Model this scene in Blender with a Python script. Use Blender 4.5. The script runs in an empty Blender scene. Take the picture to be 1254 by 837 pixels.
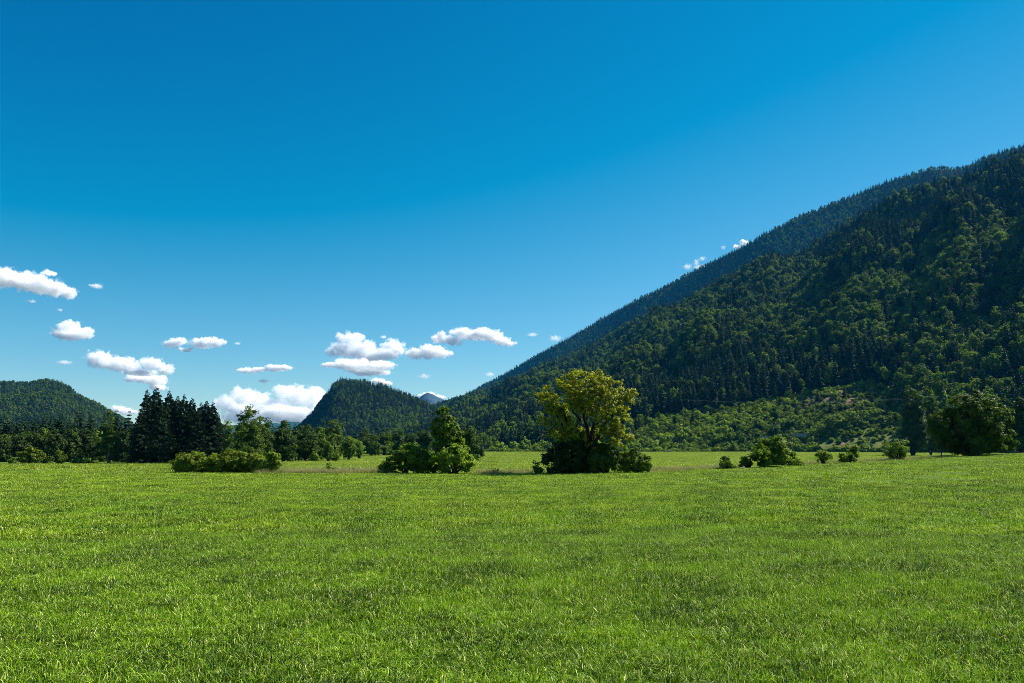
import bpy, math, random
import numpy as np
from mathutils import Vector, noise as mnoise

# ------------------------------------------------------------------ camera, sky, sun
SC = bpy.context.scene
COL = SC.collection
RX, RY, FPX, PIT = 1254.0, 837.0, 984.0, math.atan(128.5 / 984.0)
CAMH = 2.4
cam = bpy.data.cameras.new("camera")
camo = bpy.data.objects.new("camera", cam); COL.objects.link(camo)
camo.location = (0, 0, CAMH); camo.rotation_euler = (math.pi / 2 + PIT, 0, 0)
cam.sensor_width = 36.0; cam.lens = 36.0 * FPX / RX
cam.clip_start = 0.1; cam.clip_end = 90000
SC.camera = camo
SUN_AZ, SUN_EL = 66.0, 47.0
sv = Vector((math.sin(math.radians(SUN_AZ)) * math.cos(math.radians(SUN_EL)),
             math.cos(math.radians(SUN_AZ)) * math.cos(math.radians(SUN_EL)), math.sin(math.radians(SUN_EL))))
sun = bpy.data.lights.new("sun", 'SUN'); sun.energy = 5.0; sun.angle = math.radians(0.53); sun.color = (1.0, 0.95, 0.84)
suno = bpy.data.objects.new("sun", sun); COL.objects.link(suno)
suno.rotation_euler = (-sv).to_track_quat('-Z', 'Y').to_euler(); suno.location = (60, 40, 90)
W = bpy.data.worlds.new("World"); SC.world = W; W.use_nodes = True
nt = W.node_tree; nt.nodes.clear()
sky = nt.nodes.new('ShaderNodeTexSky'); sky.sky_type = 'NISHITA'; sky.sun_disc = False
sky.sun_elevation = math.radians(SUN_EL); sky.sun_rotation = math.radians(SUN_AZ)
sky.air_density = 1.0; sky.dust_density = 0.0; sky.ozone_density = 6.0; sky.altitude = 500
# the photograph's colour grade, the same over the whole sky
crv = nt.nodes.new('ShaderNodeVectorMath'); crv.operation = 'MULTIPLY_ADD'; crv.inputs[1].default_value = (1.55, 1.38, 1.03); crv.inputs[2].default_value = (-2.1, -0.9, 0.2)
mxz = nt.nodes.new('ShaderNodeVectorMath'); mxz.operation = 'MAXIMUM'; mxz.inputs[1].default_value = (0.0, 0.0, 0.0)
bg = nt.nodes.new('ShaderNodeBackground'); bg.inputs[1].default_value = 0.05
wo = nt.nodes.new('ShaderNodeOutputWorld')
nt.links.new(sky.outputs[0], crv.inputs[0]); nt.links.new(crv.outputs[0], mxz.inputs[0]); nt.links.new(mxz.outputs[0], bg.inputs[0]); nt.links.new(bg.outputs[0], wo.inputs[0])
SC.view_settings.view_transform = 'Standard'; SC.view_settings.look = 'None'
SC.view_settings.exposure = 1.1; SC.view_settings.gamma = 1.0
SC.cycles.max_bounces = 28; SC.cycles.volume_bounces = 24; SC.cycles.diffuse_bounces = 3
SC.cycles.transmission_bounces = 4; SC.cycles.transparent_max_bounces = 6
SC.cycles.use_denoising = True; SC.cycles.denoising_prefilter = 'NONE'; SC.cycles.filter_width = 0.8; SC.cycles.volume_step_rate = 0.12; SC.cycles.volume_max_steps = 1024

# ------------------------------------------------------------------ helpers
SP, CP = math.sin(PIT), math.cos(PIT)
def ray(px, py):
    """direction through a photo pixel, scaled so that Y = 1 -> (X/Y, Z/Y)"""
    px = np.asarray(px, float); v = RY / 2 - np.asarray(py, float)
    d = FPX * CP - v * SP
    return (px - RX / 2) / d, (FPX * SP + v * CP) / d
def proj(X, Y, Z):
    Z = Z - CAMH
    f = Y * CP + Z * SP; u = -Y * SP + Z * CP
    f = np.maximum(f, 1e-3)
    return RX / 2 + FPX * X / f, RY / 2 - FPX * u / f
def P3(px, py, Y):
    u, w = ray(px, py); return np.array([float(u) * Y, Y, CAMH + float(w) * Y])
def sstep(x): x = np.clip(x, 0, 1); return x * x * (3 - 2 * x)
_T = np.random.RandomState(3).rand(256, 256)
def vnoise(x, y):
    xi = np.floor(x).astype(int); yi = np.floor(y).astype(int); fx = sstep(x - xi); fy = sstep(y - yi)
    a = _T[xi % 256, yi % 256]; b = _T[(xi + 1) % 256, yi % 256]; c = _T[xi % 256, (yi + 1) % 256]; d = _T[(xi + 1) % 256, (yi + 1) % 256]
    return (a * (1 - fx) + b * fx) * (1 - fy) + (c * (1 - fx) + d * fx) * fy
def fbm(x, y, o=4):
    s = 0; a = 0.5; t = 0
    for k in range(o):
        s = s + a * vnoise(x * 2 ** k + 17 * k, y * 2 ** k + 31 * k); t += a; a *= 0.55
    return s / t

def mesh_from(name, V, faces, mats=(), mi=None, tint=None, smooth=False):
    """V (n,3); faces: list of int arrays of shape (m,3) or (m,4)"""
    me = bpy.data.meshes.new(name)
    V = np.ascontiguousarray(V, dtype=np.float32)
    faces = [np.asarray(f, dtype=np.int32) for f in faces if len(f)]
    loops = np.concatenate([f.ravel() for f in faces])
    tot = np.concatenate([np.full(len(f), f.shape[1], np.int32) for f in faces])
    st = np.concatenate([[0], np.cumsum(tot)[:-1]]).astype(np.int32)
    me.vertices.add(len(V)); me.vertices.foreach_set('co', V.ravel())
    me.loops.add(len(loops)); me.loops.foreach_set('vertex_index', loops)
    me.polygons.add(len(tot)); me.polygons.foreach_set('loop_start', st); me.polygons.foreach_set('loop_total', tot)
    for m in mats: me.materials.append(m)
    if mi is not None: me.polygons.foreach_set('material_index', np.asarray(mi, np.int32))
    me.polygons.foreach_set('use_smooth', np.full(len(tot), smooth))
    me.update(calc_edges=True)
    if tint is not None:
        a = me.attributes.new('tint', 'FLOAT', 'FACE'); a.data.foreach_set('value', np.asarray(tint, np.float32))
    return me

class MB:
    """collects vertices, faces, material index and tint into one mesh"""
    def __init__(s): s.V = []; s.Q = []; s.T = []; s.qm = []; s.tm = []; s.qt = []; s.tt = []; s.n = 0
    def add(s, V, F, m=0, t=0.5):
        V = np.asarray(V, float).reshape(-1, 3); F = np.asarray(F, int)
        if len(F) == 0: return
        s.V.append(V); F = F + s.n; s.n += len(V); t = np.broadcast_to(np.asarray(t, float), (len(F),))
        if F.shape[1] == 4: s.Q.append(F); s.qm.append(np.full(len(F), m)); s.qt.append(t)
        else: s.T.append(F); s.tm.append(np.full(len(F), m)); s.tt.append(t)
    def mesh(s, name, mats, smooth=False):
        fs, mi, ti = [], [], []
        if s.Q: fs.append(np.concatenate(s.Q)); mi += s.qm; ti += s.qt
        if s.T: fs.append(np.concatenate(s.T)); mi += s.tm; ti += s.tt
        return mesh_from(name, np.concatenate(s.V), fs, mats, np.concatenate(mi), np.concatenate(ti), smooth)
    def tube(s, pts, rad, seg=6, m=0, t=0.5):
        pts = np.asarray(pts, float); n = len(pts); rad = np.broadcast_to(rad, (n,))
        d = np.gradient(pts, axis=0); d /= np.linalg.norm(d, axis=1)[:, None] + 1e-9
        ref = np.array([0.31, 0.95, 0.05]); a = np.cross(d, ref); a /= np.linalg.norm(a, axis=1)[:, None] + 1e-9; b = np.cross(d, a)
        th = np.arange(seg) * 2 * math.pi / seg
        V = pts[:, None, :] + rad[:, None, None] * (np.cos(th)[None, :, None] * a[:, None, :] + np.sin(th)[None, :, None] * b[:, None, :])
        i = np.arange(n - 1)[:, None] * seg; j = np.arange(seg)[None, :]; k = (j + 1) % seg
        F = np.stack([i + j, i + k, i + seg + k, i + seg + j], -1).reshape(-1, 4)
        s.add(V.reshape(-1, 3), F, m, t)
    def box(s, c, d, m=0, rz=0):
        x, y, z = np.array(d) / 2.0
        V = np.array([[i, j, k] for k in (-z, z) for j in (-y, y) for i in (-x, x)])
        cs, sn = math.cos(rz), math.sin(rz)
        V = np.stack([V[:, 0] * cs - V[:, 1] * sn, V[:, 0] * sn + V[:, 1] * cs, V[:, 2]], 1) + np.array(c)
        s.add(V, [[0, 2, 3, 1], [4, 5, 7, 6], [0, 1, 5, 4], [2, 6, 7, 3], [0, 4, 6, 2], [1, 3, 7, 5]], m)

def unit(v): return v / (np.linalg.norm(v, axis=-1, keepdims=True) + 1e-9)
def rsph(rng, n): return unit(rng.normal(size=(n, 3)))
def leaves(mb, C, N, size, rng, m=0, t=0.5, asp=0.5, fold=0.12):
    """one small pointed leaf face (folded diamond) per centre"""
    n = len(C); a = np.cross(N, rsph(rng, n)); a = unit(a); b = np.cross(N, a)
    size = np.broadcast_to(size, (n,))[:, None]
    V = np.stack([C - a * size, C + b * size * asp + N * size * fold, C + a * size, C - b * size * asp + N * size * fold], 1).reshape(-1, 3)
    F = np.arange(4 * n).reshape(n, 4)
    mb.add(V, F, m, t)

def obj(name, me, parent=None, loc=None):
    o = bpy.data.objects.new(name, me); COL.objects.link(o)
    if parent is not None: o.parent = parent
    if loc is not None: o.location = loc
    return o
def tag(o, label=None, cat=None, group=None, kind=None):
    if label: o['label'] = label
    if cat: o['category'] = cat
    if group: o['group'] = group
    if kind: o['kind'] = kind
    return o
def thing(name, label, cat, loc=(0, 0, 0), rz=0, group=None):
    o = bpy.data.objects.new(name, None); COL.objects.link(o); o.location = [float(c) for c in loc]; o.rotation_euler = (0, 0, rz)
    o.empty_display_size = 0.3
    return tag(o, label, cat, group)

# ------------------------------------------------------------------ materials
def newmat(name):
    m = bpy.data.materials.new(name); m.use_nodes = True; t = m.node_tree; t.nodes.clear()
    return m, t, t.nodes.new, t.links.new
def foliage(name, c1, c2, trans=0.35, tcol=None, rough=0.55, spec=0.25, dry=None, wscale=None, objvar=0.35, isl=0.3, wamp=1.6, bias=0.0):
    """leaf material: two real leaf colours mixed per leaf, per clump and per plant, some light passing through"""
    m, t, N, L = newmat(name)
    at = N('ShaderNodeAttribute'); at.attribute_name = 'tint'
    geo = N('ShaderNodeNewGeometry'); oi = N('ShaderNodeObjectInfo')
    def mth(op, a, b):
        x = N('ShaderNodeMath'); x.operation = op
        for i, v in enumerate((a, b)):
            if isinstance(v, (int, float)): x.inputs[i].default_value = v
            else: L(v, x.inputs[i])
        return x.outputs[0]
    f = mth('ADD', mth('MULTIPLY', at.outputs['Fac'], 0.45), mth('MULTIPLY', geo.outputs['Random Per Island'], isl))
    f = mth('ADD', f, mth('SUBTRACT', mth('MULTIPLY', mth('SUBTRACT', oi.outputs['Random'], 0.3), objvar), bias))
    if wscale:
        no = N('ShaderNodeTexNoise'); no.inputs['Scale'].default_value = wscale; no.inputs['Detail'].default_value = 3
        L(geo.outputs['Position'], no.inputs['Vector'])
        f = mth('ADD', f, mth('MULTIPLY', mth('SUBTRACT', no.outputs['Fac'], 0.5), wamp))
    mx = N('ShaderNodeMix'); mx.data_type = 'RGBA'; mx.inputs[6].default_value = (*c1, 1); mx.inputs[7].default_value = (*c2, 1)
    L(f, mx.inputs[0]); col = mx.outputs[2]
    if dry:
        g = mth('GREATER_THAN', geo.outputs['Random Per Island'], 1 - dry[1])
        m2 = N('ShaderNodeMix'); m2.data_type = 'RGBA'; L(g, m2.inputs[0]); L(col, m2.inputs[6]); m2.inputs[7].default_value = (*dry[0], 1); col = m2.outputs[2]
    b = N('ShaderNodeBsdfPrincipled'); b.inputs['Roughness'].default_value = rough; b.inputs['Specular IOR Level'].default_value = spec
    L(col, b.inputs['Base Color'])
    tr = N('ShaderNodeBsdfTranslucent'); tm = N('ShaderNodeMix'); tm.data_type = 'RGBA'; tm.blend_type = 'MULTIPLY'; tm.inputs[0].default_value = 1
    L(col, tm.inputs[6]); tm.inputs[7].default_value = (*(tcol or (1.6, 1.7, 0.8)), 1); L(tm.outputs[2], tr.inputs[0])
    ms = N('ShaderNodeMixShader'); ms.inputs[0].default_value = trans; L(b.outputs[0], ms.inputs[1]); L(tr.outputs[0], ms.inputs[2])
    o = N('ShaderNodeOutputMaterial'); L(ms.outputs[0], o.inputs[0])
    return m
def solid(name, c1, c2, scale=3.0, rough=0.85, bump=0.3, stretch=(1, 1, 1), spec=0.3, coord='Object'):
    m, t, N, L = newmat(name)
    tc = N('ShaderNodeTexCoord'); mp = N('ShaderNodeMapping'); mp.inputs['Scale'].default_value = stretch
    L(tc.outputs[coord], mp.inputs[0])
    no = N('ShaderNodeTexNoise'); no.inputs['Scale'].default_value = scale; no.inputs['Detail'].default_value = 8; L(mp.outputs[0], no.inputs['Vector'])
    r = N('ShaderNodeValToRGB'); r.color_ramp.elements[0].position = 0.32; r.color_ramp.elements[1].position = 0.68
    r.color_ramp.elements[0].color = (*c1, 1); r.color_ramp.elements[1].color = (*c2, 1); L(no.outputs['Fac'], r.inputs[0])
    b = N('ShaderNodeBsdfPrincipled'); b.inputs['Roughness'].default_value = rough; b.inputs['Specular IOR Level'].default_value = spec; L(r.outputs[0], b.inputs['Base Color'])
    bp = N('ShaderNodeBump'); bp.inputs['Strength'].default_value = bump; L(no.outputs['Fac'], bp.inputs['Height']); L(bp.outputs[0], b.inputs['Normal'])
    o = N('ShaderNodeOutputMaterial'); L(b.outputs[0], o.inputs[0])
    return m

M_bark = solid('bark', (0.010, 0.008, 0.006), (0.035, 0.027, 0.02), 6, 0.95, 0.6, (1, 1, 0.25))
M_barkpale = solid('bark_pale', (0.07, 0.055, 0.04), (0.16, 0.13, 0.1), 6, 0.9, 0.5, (1, 1, 0.25))
M_pole = solid('weathered_pole', (0.03, 0.025, 0.02), (0.08, 0.065, 0.05), 4, 0.9, 0.3, (1, 1, 0.1))
M_panel = solid('pale_panel', (0.12, 0.16, 0.18), (0.2, 0.24, 0.26), 2, 0.5, 0.05)
M_log = solid('bleached_wood', (0.16, 0.14, 0.1), (0.32, 0.29, 0.22), 5, 0.8, 0.4, (0.3, 1, 1))
M_white = solid('white_paint', (0.6, 0.62, 0.64), (0.75, 0.77, 0.8), 3, 0.5, 0.05)
M_wire = solid('wire_metal', (0.12, 0.13, 0.13), (0.2, 0.21, 0.21), 3, 0.5, 0.0)
G1 = (0.006, 0.035, 0.001); G2 = (0.29, 0.47, 0.008)
M_grass = foliage('meadow_grass', G1, G2, 0.2, (1.4, 1.5, 0.5), 0.5, 0.18, dry=((0.58, 0.62, 0.2), 0.10), wscale=0.55, objvar=0.1, isl=1.2, wamp=1.4, bias=.36)
M_grassfar = foliage('field_grass', (0.11, 0.17, 0.01), (0.32, 0.38, 0.025), 0.35, (1.4, 1.5, 0.7), 0.5, 0.3, dry=((0.36, 0.34, 0.15), 0.1), wscale=0.12, objvar=0.1, isl=0.5)
M_grassmid = foliage('yellower_meadow_grass', (0.012, 0.045, 0.001), (0.37, 0.52, 0.010), 0.22, (1.4, 1.5, 0.5), 0.5, 0.18, dry=((0.6, 0.62, 0.22), 0.11), wscale=0.35, objvar=0.1, isl=1.2, wamp=1.4, bias=.34)  # slightly yellower and lighter blades for the middle distance
M_dry = foliage('dry_grass', (0.11, 0.17, 0.03), (0.36, 0.31, 0.14), 0.3, (1.2, 1.2, 0.8), 0.6, 0.2, wscale=0.3, isl=0.6)
M_flower = foliage('seed_heads', (0.3, 0.3, 0.16), (0.5, 0.48, 0.34), 0.3, (1, 1, 1))
M_hero = foliage('yellow_green_leaves', (0.022, 0.049, 0.003), (0.32, 0.335, 0.012), 0.40, (1.6, 1.6, 0.4), 0.5, 0.2, isl=0.45)
M_bush = foliage('bush_leaves', (0.012, 0.038, 0.004), (0.23, 0.32, 0.028), 0.38, (1.6, 1.7, 0.5), spec=0.15, isl=0.45)
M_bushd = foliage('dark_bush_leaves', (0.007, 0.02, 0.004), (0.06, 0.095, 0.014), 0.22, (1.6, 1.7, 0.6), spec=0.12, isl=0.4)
M_bushy = foliage('yellowish_bush_leaves', (0.018, 0.044, 0.004), (0.21, 0.28, 0.018), 0.34, (1.6, 1.6, 0.5), dry=((0.22, 0.12, 0.04), 0.04), spec=0.15, isl=0.45)
M_leaf = foliage('broadleaf_leaves', (0.008, 0.028, 0.005), (0.115, 0.175, 0.020), 0.3, (1.6, 1.7, 0.5), spec=0.12, isl=0.4)
M_leafl = foliage('light_broadleaf_leaves', (0.04, 0.09, 0.012), (0.16, 0.23, 0.03), 0.36, (1.6, 1.7, 0.6), spec=0.15, isl=0.4)
M_spr = foliage('spruce_needles', (0.003, 0.010, 0.006), (0.022, 0.044, 0.016), 0.1, (1.3, 1.5, 0.7), 0.7, 0.08)
M_fsp = foliage('forest_conifer', (0.004, 0.014, 0.008), (0.022, 0.046, 0.016), 0.12, (1.3, 1.5, 0.7), 0.7, 0.05, objvar=0.7)
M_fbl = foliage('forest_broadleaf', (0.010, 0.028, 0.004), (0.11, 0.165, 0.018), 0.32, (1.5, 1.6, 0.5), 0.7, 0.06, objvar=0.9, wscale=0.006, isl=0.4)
M_shrub = foliage('slope_shrub', (0.028, 0.062, 0.006), (0.20, 0.27, 0.026), 0.32, (1.5, 1.6, 0.5), 0.7, 0.08, objvar=0.8, wscale=0.02, isl=0.4)

# ------------------------------------------------------------------ terrain functions
def tab(rows):
    """rows (px, py, Y) -> arrays u, Y, z"""
    a = np.array(rows, float); u, w = ray(a[:, 0], a[:, 1]); return u, a[:, 2], CAMH + w * a[:, 2]
EDGE = tab([(-400, 579, 80), (0, 579, 78), (210, 580.5, 75), (460, 581.5, 72), (650, 582, 71), (800, 579, 76), (880, 575.5, 80),
            (960, 572, 84), (1040, 568, 88), (1100, 565, 92), (1200, 559.5, 100), (1254, 556.5, 106), (1400, 550, 120), (1900, 545, 130)])
LOWZ = -1.5
def H(X, Y):
    X = np.asarray(X, float); Y = np.asarray(Y, float); Ys = np.maximum(Y, 1e-3)
    u = np.clip(X / np.maximum(Ys, 0.2 * np.abs(X) + 1e-3), -1.2, 1.2)
    d = np.interp(u, EDGE[0], EDGE[1]); z = np.interp(u, EDGE[0], EDGE[2]); ln = np.interp(u, [-0.45, -0.3], [95, 52])
    near = z * sstep(Ys / d * 0.9 + 0.1) ** 1.3
    far = z + (LOWZ - z) * sstep((Ys - d) / ln)
    h = np.where(Ys < d, near, far)
    h = np.where(Y < 0, 0, h)
    return h + (fbm(X / 14 + 50, Y / 14 + 50, 3) - 0.5) * 0.16 * np.clip(Ys / 30, 0, 1)
def ground_at(px, py):
    u, w = ray(px, py); Y = np.geomspace(4, 900, 6000); d = H(u * Y, Y) - (CAMH + w * Y); k = int(np.argmax(d > 0)); return float(u * Y[k]), float(Y[k]), float(H(u * Y[k], Y[k]))
def at_dist(px, Y):
    u, _ = ray(px, 560); X = float(u) * Y; return np.array([X, Y, float(H(X, Y))])

# ---- ground sheet: polar grid to the horizon
rr = np.concatenate([[0], np.geomspace(1.5, 8200, 150)]); na = 640
aa = np.linspace(0, 2 * math.pi, na, endpoint=False)
RR, AA = np.meshgrid(rr, aa, indexing='ij'); GX = RR * np.sin(AA); GY = RR * np.cos(AA); GZ = H(GX, GY)
i = np.arange(len(rr) - 1)[:, None] * na; j = np.arange(na)[None, :]; k = (j + 1) % na
F = np.stack([i + j, i + na + j, i + na + k, i + k], -1).reshape(-1, 4)
def ground_material():
    m, t, N, L = newmat('meadow_ground')
    geo = N('ShaderNodeNewGeometry')
    def noise(s, d=6):
        n = N('ShaderNodeTexNoise'); n.inputs['Scale'].default_value = s; n.inputs['Detail'].default_value = d; L(geo.outputs['Position'], n.inputs['Vector']); return n.outputs['Fac']
    def ramp(f, a, b, p0=0.35, p1=0.65):
        r = N('ShaderNodeValToRGB'); r.color_ramp.elements[0].position = p0; r.color_ramp.elements[1].position = p1
        r.color_ramp.elements[0].color = (*a, 1); r.color_ramp.elements[1].color = (*b, 1); L(f, r.inputs[0]); return r.outputs[0]
    c = ramp(noise(2.2, 10), (0.03, 0.08, 0.006), (0.09, 0.15, 0.014))
    c2 = ramp(noise(0.05, 5), (0.05, 0.12, 0.008), (0.10, 0.17, 0.015))
    x = N('ShaderNodeMix'); x.data_type = 'RGBA'; x.inputs[0].default_value = 0.5; L(c, x.inputs[6]); L(c2, x.inputs[7])
    b = N('ShaderNodeBsdfPrincipled'); b.inputs['Roughness'].default_value = 0.9; b.inputs['Specular IOR Level'].default_value = 0.1; L(x.outputs[2], b.inputs['Base Color'])
    bp = N('ShaderNodeBump'); bp.inputs['Strength'].default_value = 0.8; bp.inputs['Distance'].default_value = 0.3; L(noise(1.5, 8), bp.inputs['Height']); L(bp.outputs[0], b.inputs['Normal'])
    o = N('ShaderNodeOutputMaterial'); L(b.outputs[0], o.inputs[0]); return m
g = obj('meadow_ground', mesh_from('meadow_ground', np.stack([GX, GY, GZ], -1).reshape(-1, 3), [F], [ground_material()], smooth=True)); g['kind'] = 'structure'

# ---- mountains: each a height field between a foot line and a crest line, falling away behind the crest
def slope_mat(name, c1, c2, bare=False):
    m, t, N, L = newmat(name)
    geo = N('ShaderNodeNewGeometry'); n = N('ShaderNodeTexNoise'); n.inputs['Scale'].default_value = 0.06; n.inputs['Detail'].default_value = 10; L(geo.outputs['Position'], n.inputs['Vector'])
    r = N('ShaderNodeValToRGB'); r.color_ramp.elements[0].position = 0.35; r.color_ramp.elements[1].position = 0.65
    r.color_ramp.elements[0].color = (*c1, 1); r.color_ramp.elements[1].color = (*c2, 1); L(n.outputs['Fac'], r.inputs[0]); col = r.outputs[0]
    if bare:
        for nm, cc in (('grassy', ((0.05, 0.085, 0.014), (0.13, 0.14, 0.04))), ('bare', ((0.05, 0.04, 0.026), (0.19, 0.13, 0.09)))):
            a = N('ShaderNodeAttribute'); a.attribute_name = nm
            n2 = N('ShaderNodeTexNoise'); n2.inputs['Scale'].default_value = 0.25; n2.inputs['Detail'].default_value = 8; L(geo.outputs['Position'], n2.inputs['Vector'])
            r2 = N('ShaderNodeValToRGB'); r2.color_ramp.elements[0].position = 0.35; r2.color_ramp.elements[1].position = 0.65
            r2.color_ramp.elements[0].color = (*cc[0], 1); r2.color_ramp.elements[1].color = (*cc[1], 1); L(n2.outputs['Fac'], r2.inputs[0])
            x = N('ShaderNodeMix'); x.data_type = 'RGBA'; L(a.outputs['Fac'], x.inputs[0]); L(col, x.inputs[6]); L(r2.outputs[0], x.inputs[7]); col = x.outputs[2]
    b = N('ShaderNodeBsdfPrincipled'); b.inputs['Roughness'].default_value = 0.95; b.inputs['Specular IOR Level'].default_value = 0.05; L(col, b.inputs['Base Color'])
    bp = N('ShaderNodeBump'); bp.inputs['Strength'].default_value = 0.7; bp.inputs['Distance'].default_value = 2; L(n.outputs['Fac'], bp.inputs['Height']); L(bp.outputs[0], b.inputs['Normal'])
    o = N('ShaderNodeOutputMaterial'); L(b.outputs[0], o.inputs[0]); return m

U0 = lambda px: float(ray(px, 500)[0])
class Hill:
    ribs = 0; ribh = 40
    """knots: function of azimuth u -> list of (Y, z) control points; Z(u,Y) interpolates smoothly and adds ribs"""
    def __init__(s, crest, foot, treeh, mids=(), amp=0.05, rib=180., seed=0, back=0.6, expo=1.0):
        s.c = tab(crest); s.f = tab(foot); s.th = treeh; s.mids = [tab(m) for m in mids]; s.amp = amp; s.rib = rib; s.seed = seed; s.back = back; s.expo = expo
    def Yf(s, u): return np.interp(u, s.f[0], s.f[1])
    def Yc(s, u): return np.interp(u, s.c[0], s.c[1])
    def Z(s, u, Y):
        ys = [s.Yf(u)] + [np.interp(u, m[0], m[1]) for m in s.mids] + [s.Yc(u)]
        zs = [np.full_like(u, LOWZ - 0.4)] + [np.interp(u, m[0], m[2]) for m in s.mids] + [np.interp(u, s.c[0], s.c[2]) - s.th]
        z = np.where(Y < ys[0], LOWZ - 0.4 - (ys[0] - Y) * 0.25, 0.0)
        for k in range(len(ys) - 1):
            t = (Y - ys[k]) / (ys[k + 1] - ys[k])
            if k == len(ys) - 2:
                te = np.clip(t, 0, 1); te = te ** s.expo * 0.8 + 0.2 * np.sin(te * math.pi / 2)
            else: te = t
            z = np.where((t >= 0) & (t < 1), zs[k] + (zs[k + 1] - zs[k]) * te, z)
        hgt = np.maximum(zs[-1] - zs[0], 1)
        over = Y - ys[-1]
        z = np.where(over >= 0, zs[-1] - over * s.back, z)
        t = np.clip((Y - ys[-2]) / (ys[-1] - ys[-2]), 0, 1.3)
        win = np.clip(t * 4, 0, 1) * np.clip((1.02 - t) * 5, 0.06, 1)
        X = u * Y
        n = fbm(X / s.rib + s.seed, Y / s.rib + s.seed * 2, 4) - 0.5
        z = z + n * 2 * s.amp * hgt * win
        if s.ribs:
            w = u * s.ribs + (fbm(X / 260 + 3, Y / 260, 2) - .5) * 1.5; rd = 1 - np.abs(2 * (w - np.floor(w)) - 1)
            z = z + (rd - .5) * s.ribh * np.sin(np.clip(t, 0, 1) * math.pi) * np.clip(t * 6, 0, 1)
            z = z + (fbm(X / 26 + 1, Y / 26 + 8, 3) - .5) * 9 * np.clip((Y - s.Yf(u)) / 40, 0, 1) * np.clip(1 - (Y - 700) / 120, 0, 1)
            D = np.interp(u, [U0(985), U0(1060), U0(1500)], [0, 1, 1]); z = z - D * 34 * np.interp(t, [0, .45, .83, 1, 1.2], [0, 0, 1, 0, 0])
        return z
    def mesh(s, name, mat, pxs, step, rows, attrs=None, backd=500):
        u = np.arange(*[float(ray(p, 500)[0]) for p in pxs], step); U, T = np.meshgrid(u, np.concatenate([[-0.15], np.linspace(0, 1, rows), [1.05, 1.12, 1.3]]), indexing='ij')
        yf, yc = s.Yf(U), s.Yc(U); Y = yf + T * (yc - yf); Y = np.where(T > 1, yc + (T - 1) * backd / 0.3, Y); Z = s.Z(U, Y)
        nr = U.shape[1]; i = np.arange(U.shape[0] - 1)[:, None] * nr; j = np.arange(nr - 1)[None, :]
        F = np.stack([i + j, i + nr + j, i + nr + j + 1, i + j + 1], -1).reshape(-1, 4)
        me = mesh_from(name, np.stack([U * Y, Y, Z], -1).reshape(-1, 3), [F], [mat], smooth=True)
        if attrs:
            for nm, fn in attrs.items():
                a = me.attributes.new(nm, 'FLOAT', 'POINT'); a.data.foreach_set('value', fn(U, Y, Z).ravel().astype(np.float32))
        o = obj(name, me); o['kind'] = 'structure'; return o

near = Hill(crest=[(300, 540, 4300), (480, 520, 4000), (560, 492, 3500), (602, 474, 3150), (654, 452, 2800), (689, 438, 2550), (720, 420, 2350), (792, 386, 2000), (840, 361, 1820), (892, 336, 1700),
                   (922, 321, 1620), (947, 312, 1560), (972, 311, 1500), (1000, 292, 1430), (1019, 278, 1390), (1058, 253, 1310), (1097, 230, 1250), (1120, 223, 1230), (1147, 216, 1210), (1170, 212, 1190), (1196, 202, 1170),
                   (1225, 190, 1150), (1254, 181, 1130), (1400, 120, 1060), (1800, 40, 900)],
            foot=[(300, 552, 1600), (480, 552, 1250), (560, 552, 900), (640, 552, 700), (850, 552, 590), (960, 552, 560), (1100, 552, 510), (1254, 552, 450), (1400, 552, 400), (1800, 552, 330)],
            mids=[[(300, 546, 2000), (560, 530, 1100), (640, 526, 860), (760, 522, 745), (800, 514, 715), (850, 508, 700), (900, 503, 690), (960, 494, 680), (1000, 487, 670), (1060, 478, 650), (1120, 470, 610), (1254, 462, 540), (1400, 450, 480), (1800, 420, 400)]],
            treeh=19, amp=0.11, rib=190, seed=5.3, back=0.55)
near.ribs = 8.5
farr = Hill(crest=[(440, 540, 5600), (500, 522, 5400), (545, 498, 5000), (560, 488, 4700), (590, 471, 4500), (615, 458, 4300), (655, 434, 4050), (698, 411, 3850), (740, 386, 3650), (781, 364, 3450), (837, 336, 3200), (870, 319, 3080),
                   (914, 297, 2980), (935, 284, 2900), (975, 264, 2820), (1030, 242, 2730), (1086, 220, 2640), (1119, 209, 2600), (1141, 203, 2570), (1174, 203, 2540), (1186, 200, 2520), (1202, 191, 2500), (1235, 180, 2460), (1254, 175, 2440), (1400, 130, 2300), (1800, 70, 2000)],
            foot=[(440, 550, 4400), (560, 550, 3700), (700, 550, 2700), (914, 550, 1900), (1254, 550, 1500), (1800, 550, 1300)], treeh=13, amp=0.05, rib=420, seed=11.7, back=0.5)
mid = Hill(crest=[(300, 545, 2100), (335, 533, 2080), (365, 519, 2050), (381, 504, 2020), (393, 487, 2000), (402, 476, 1985), (410, 464, 1970), (417, 460, 1960), (438, 462, 1950), (449, 463, 1950), (458, 467, 1940), (466, 465.5, 1930), (481, 472, 1920),
                  (510, 483, 1900), (533, 495, 1880), (548, 507, 1860), (565, 518, 1840), (600, 532, 1820), (640, 545, 1800)],
           foot=[(300, 550, 1750), (365, 550, 1560), (430, 550, 1480), (533, 550, 1450), (640, 550, 1480)], treeh=13, amp=0.10, rib=130, seed=3.1, back=0.7, expo=0.9)
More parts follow.
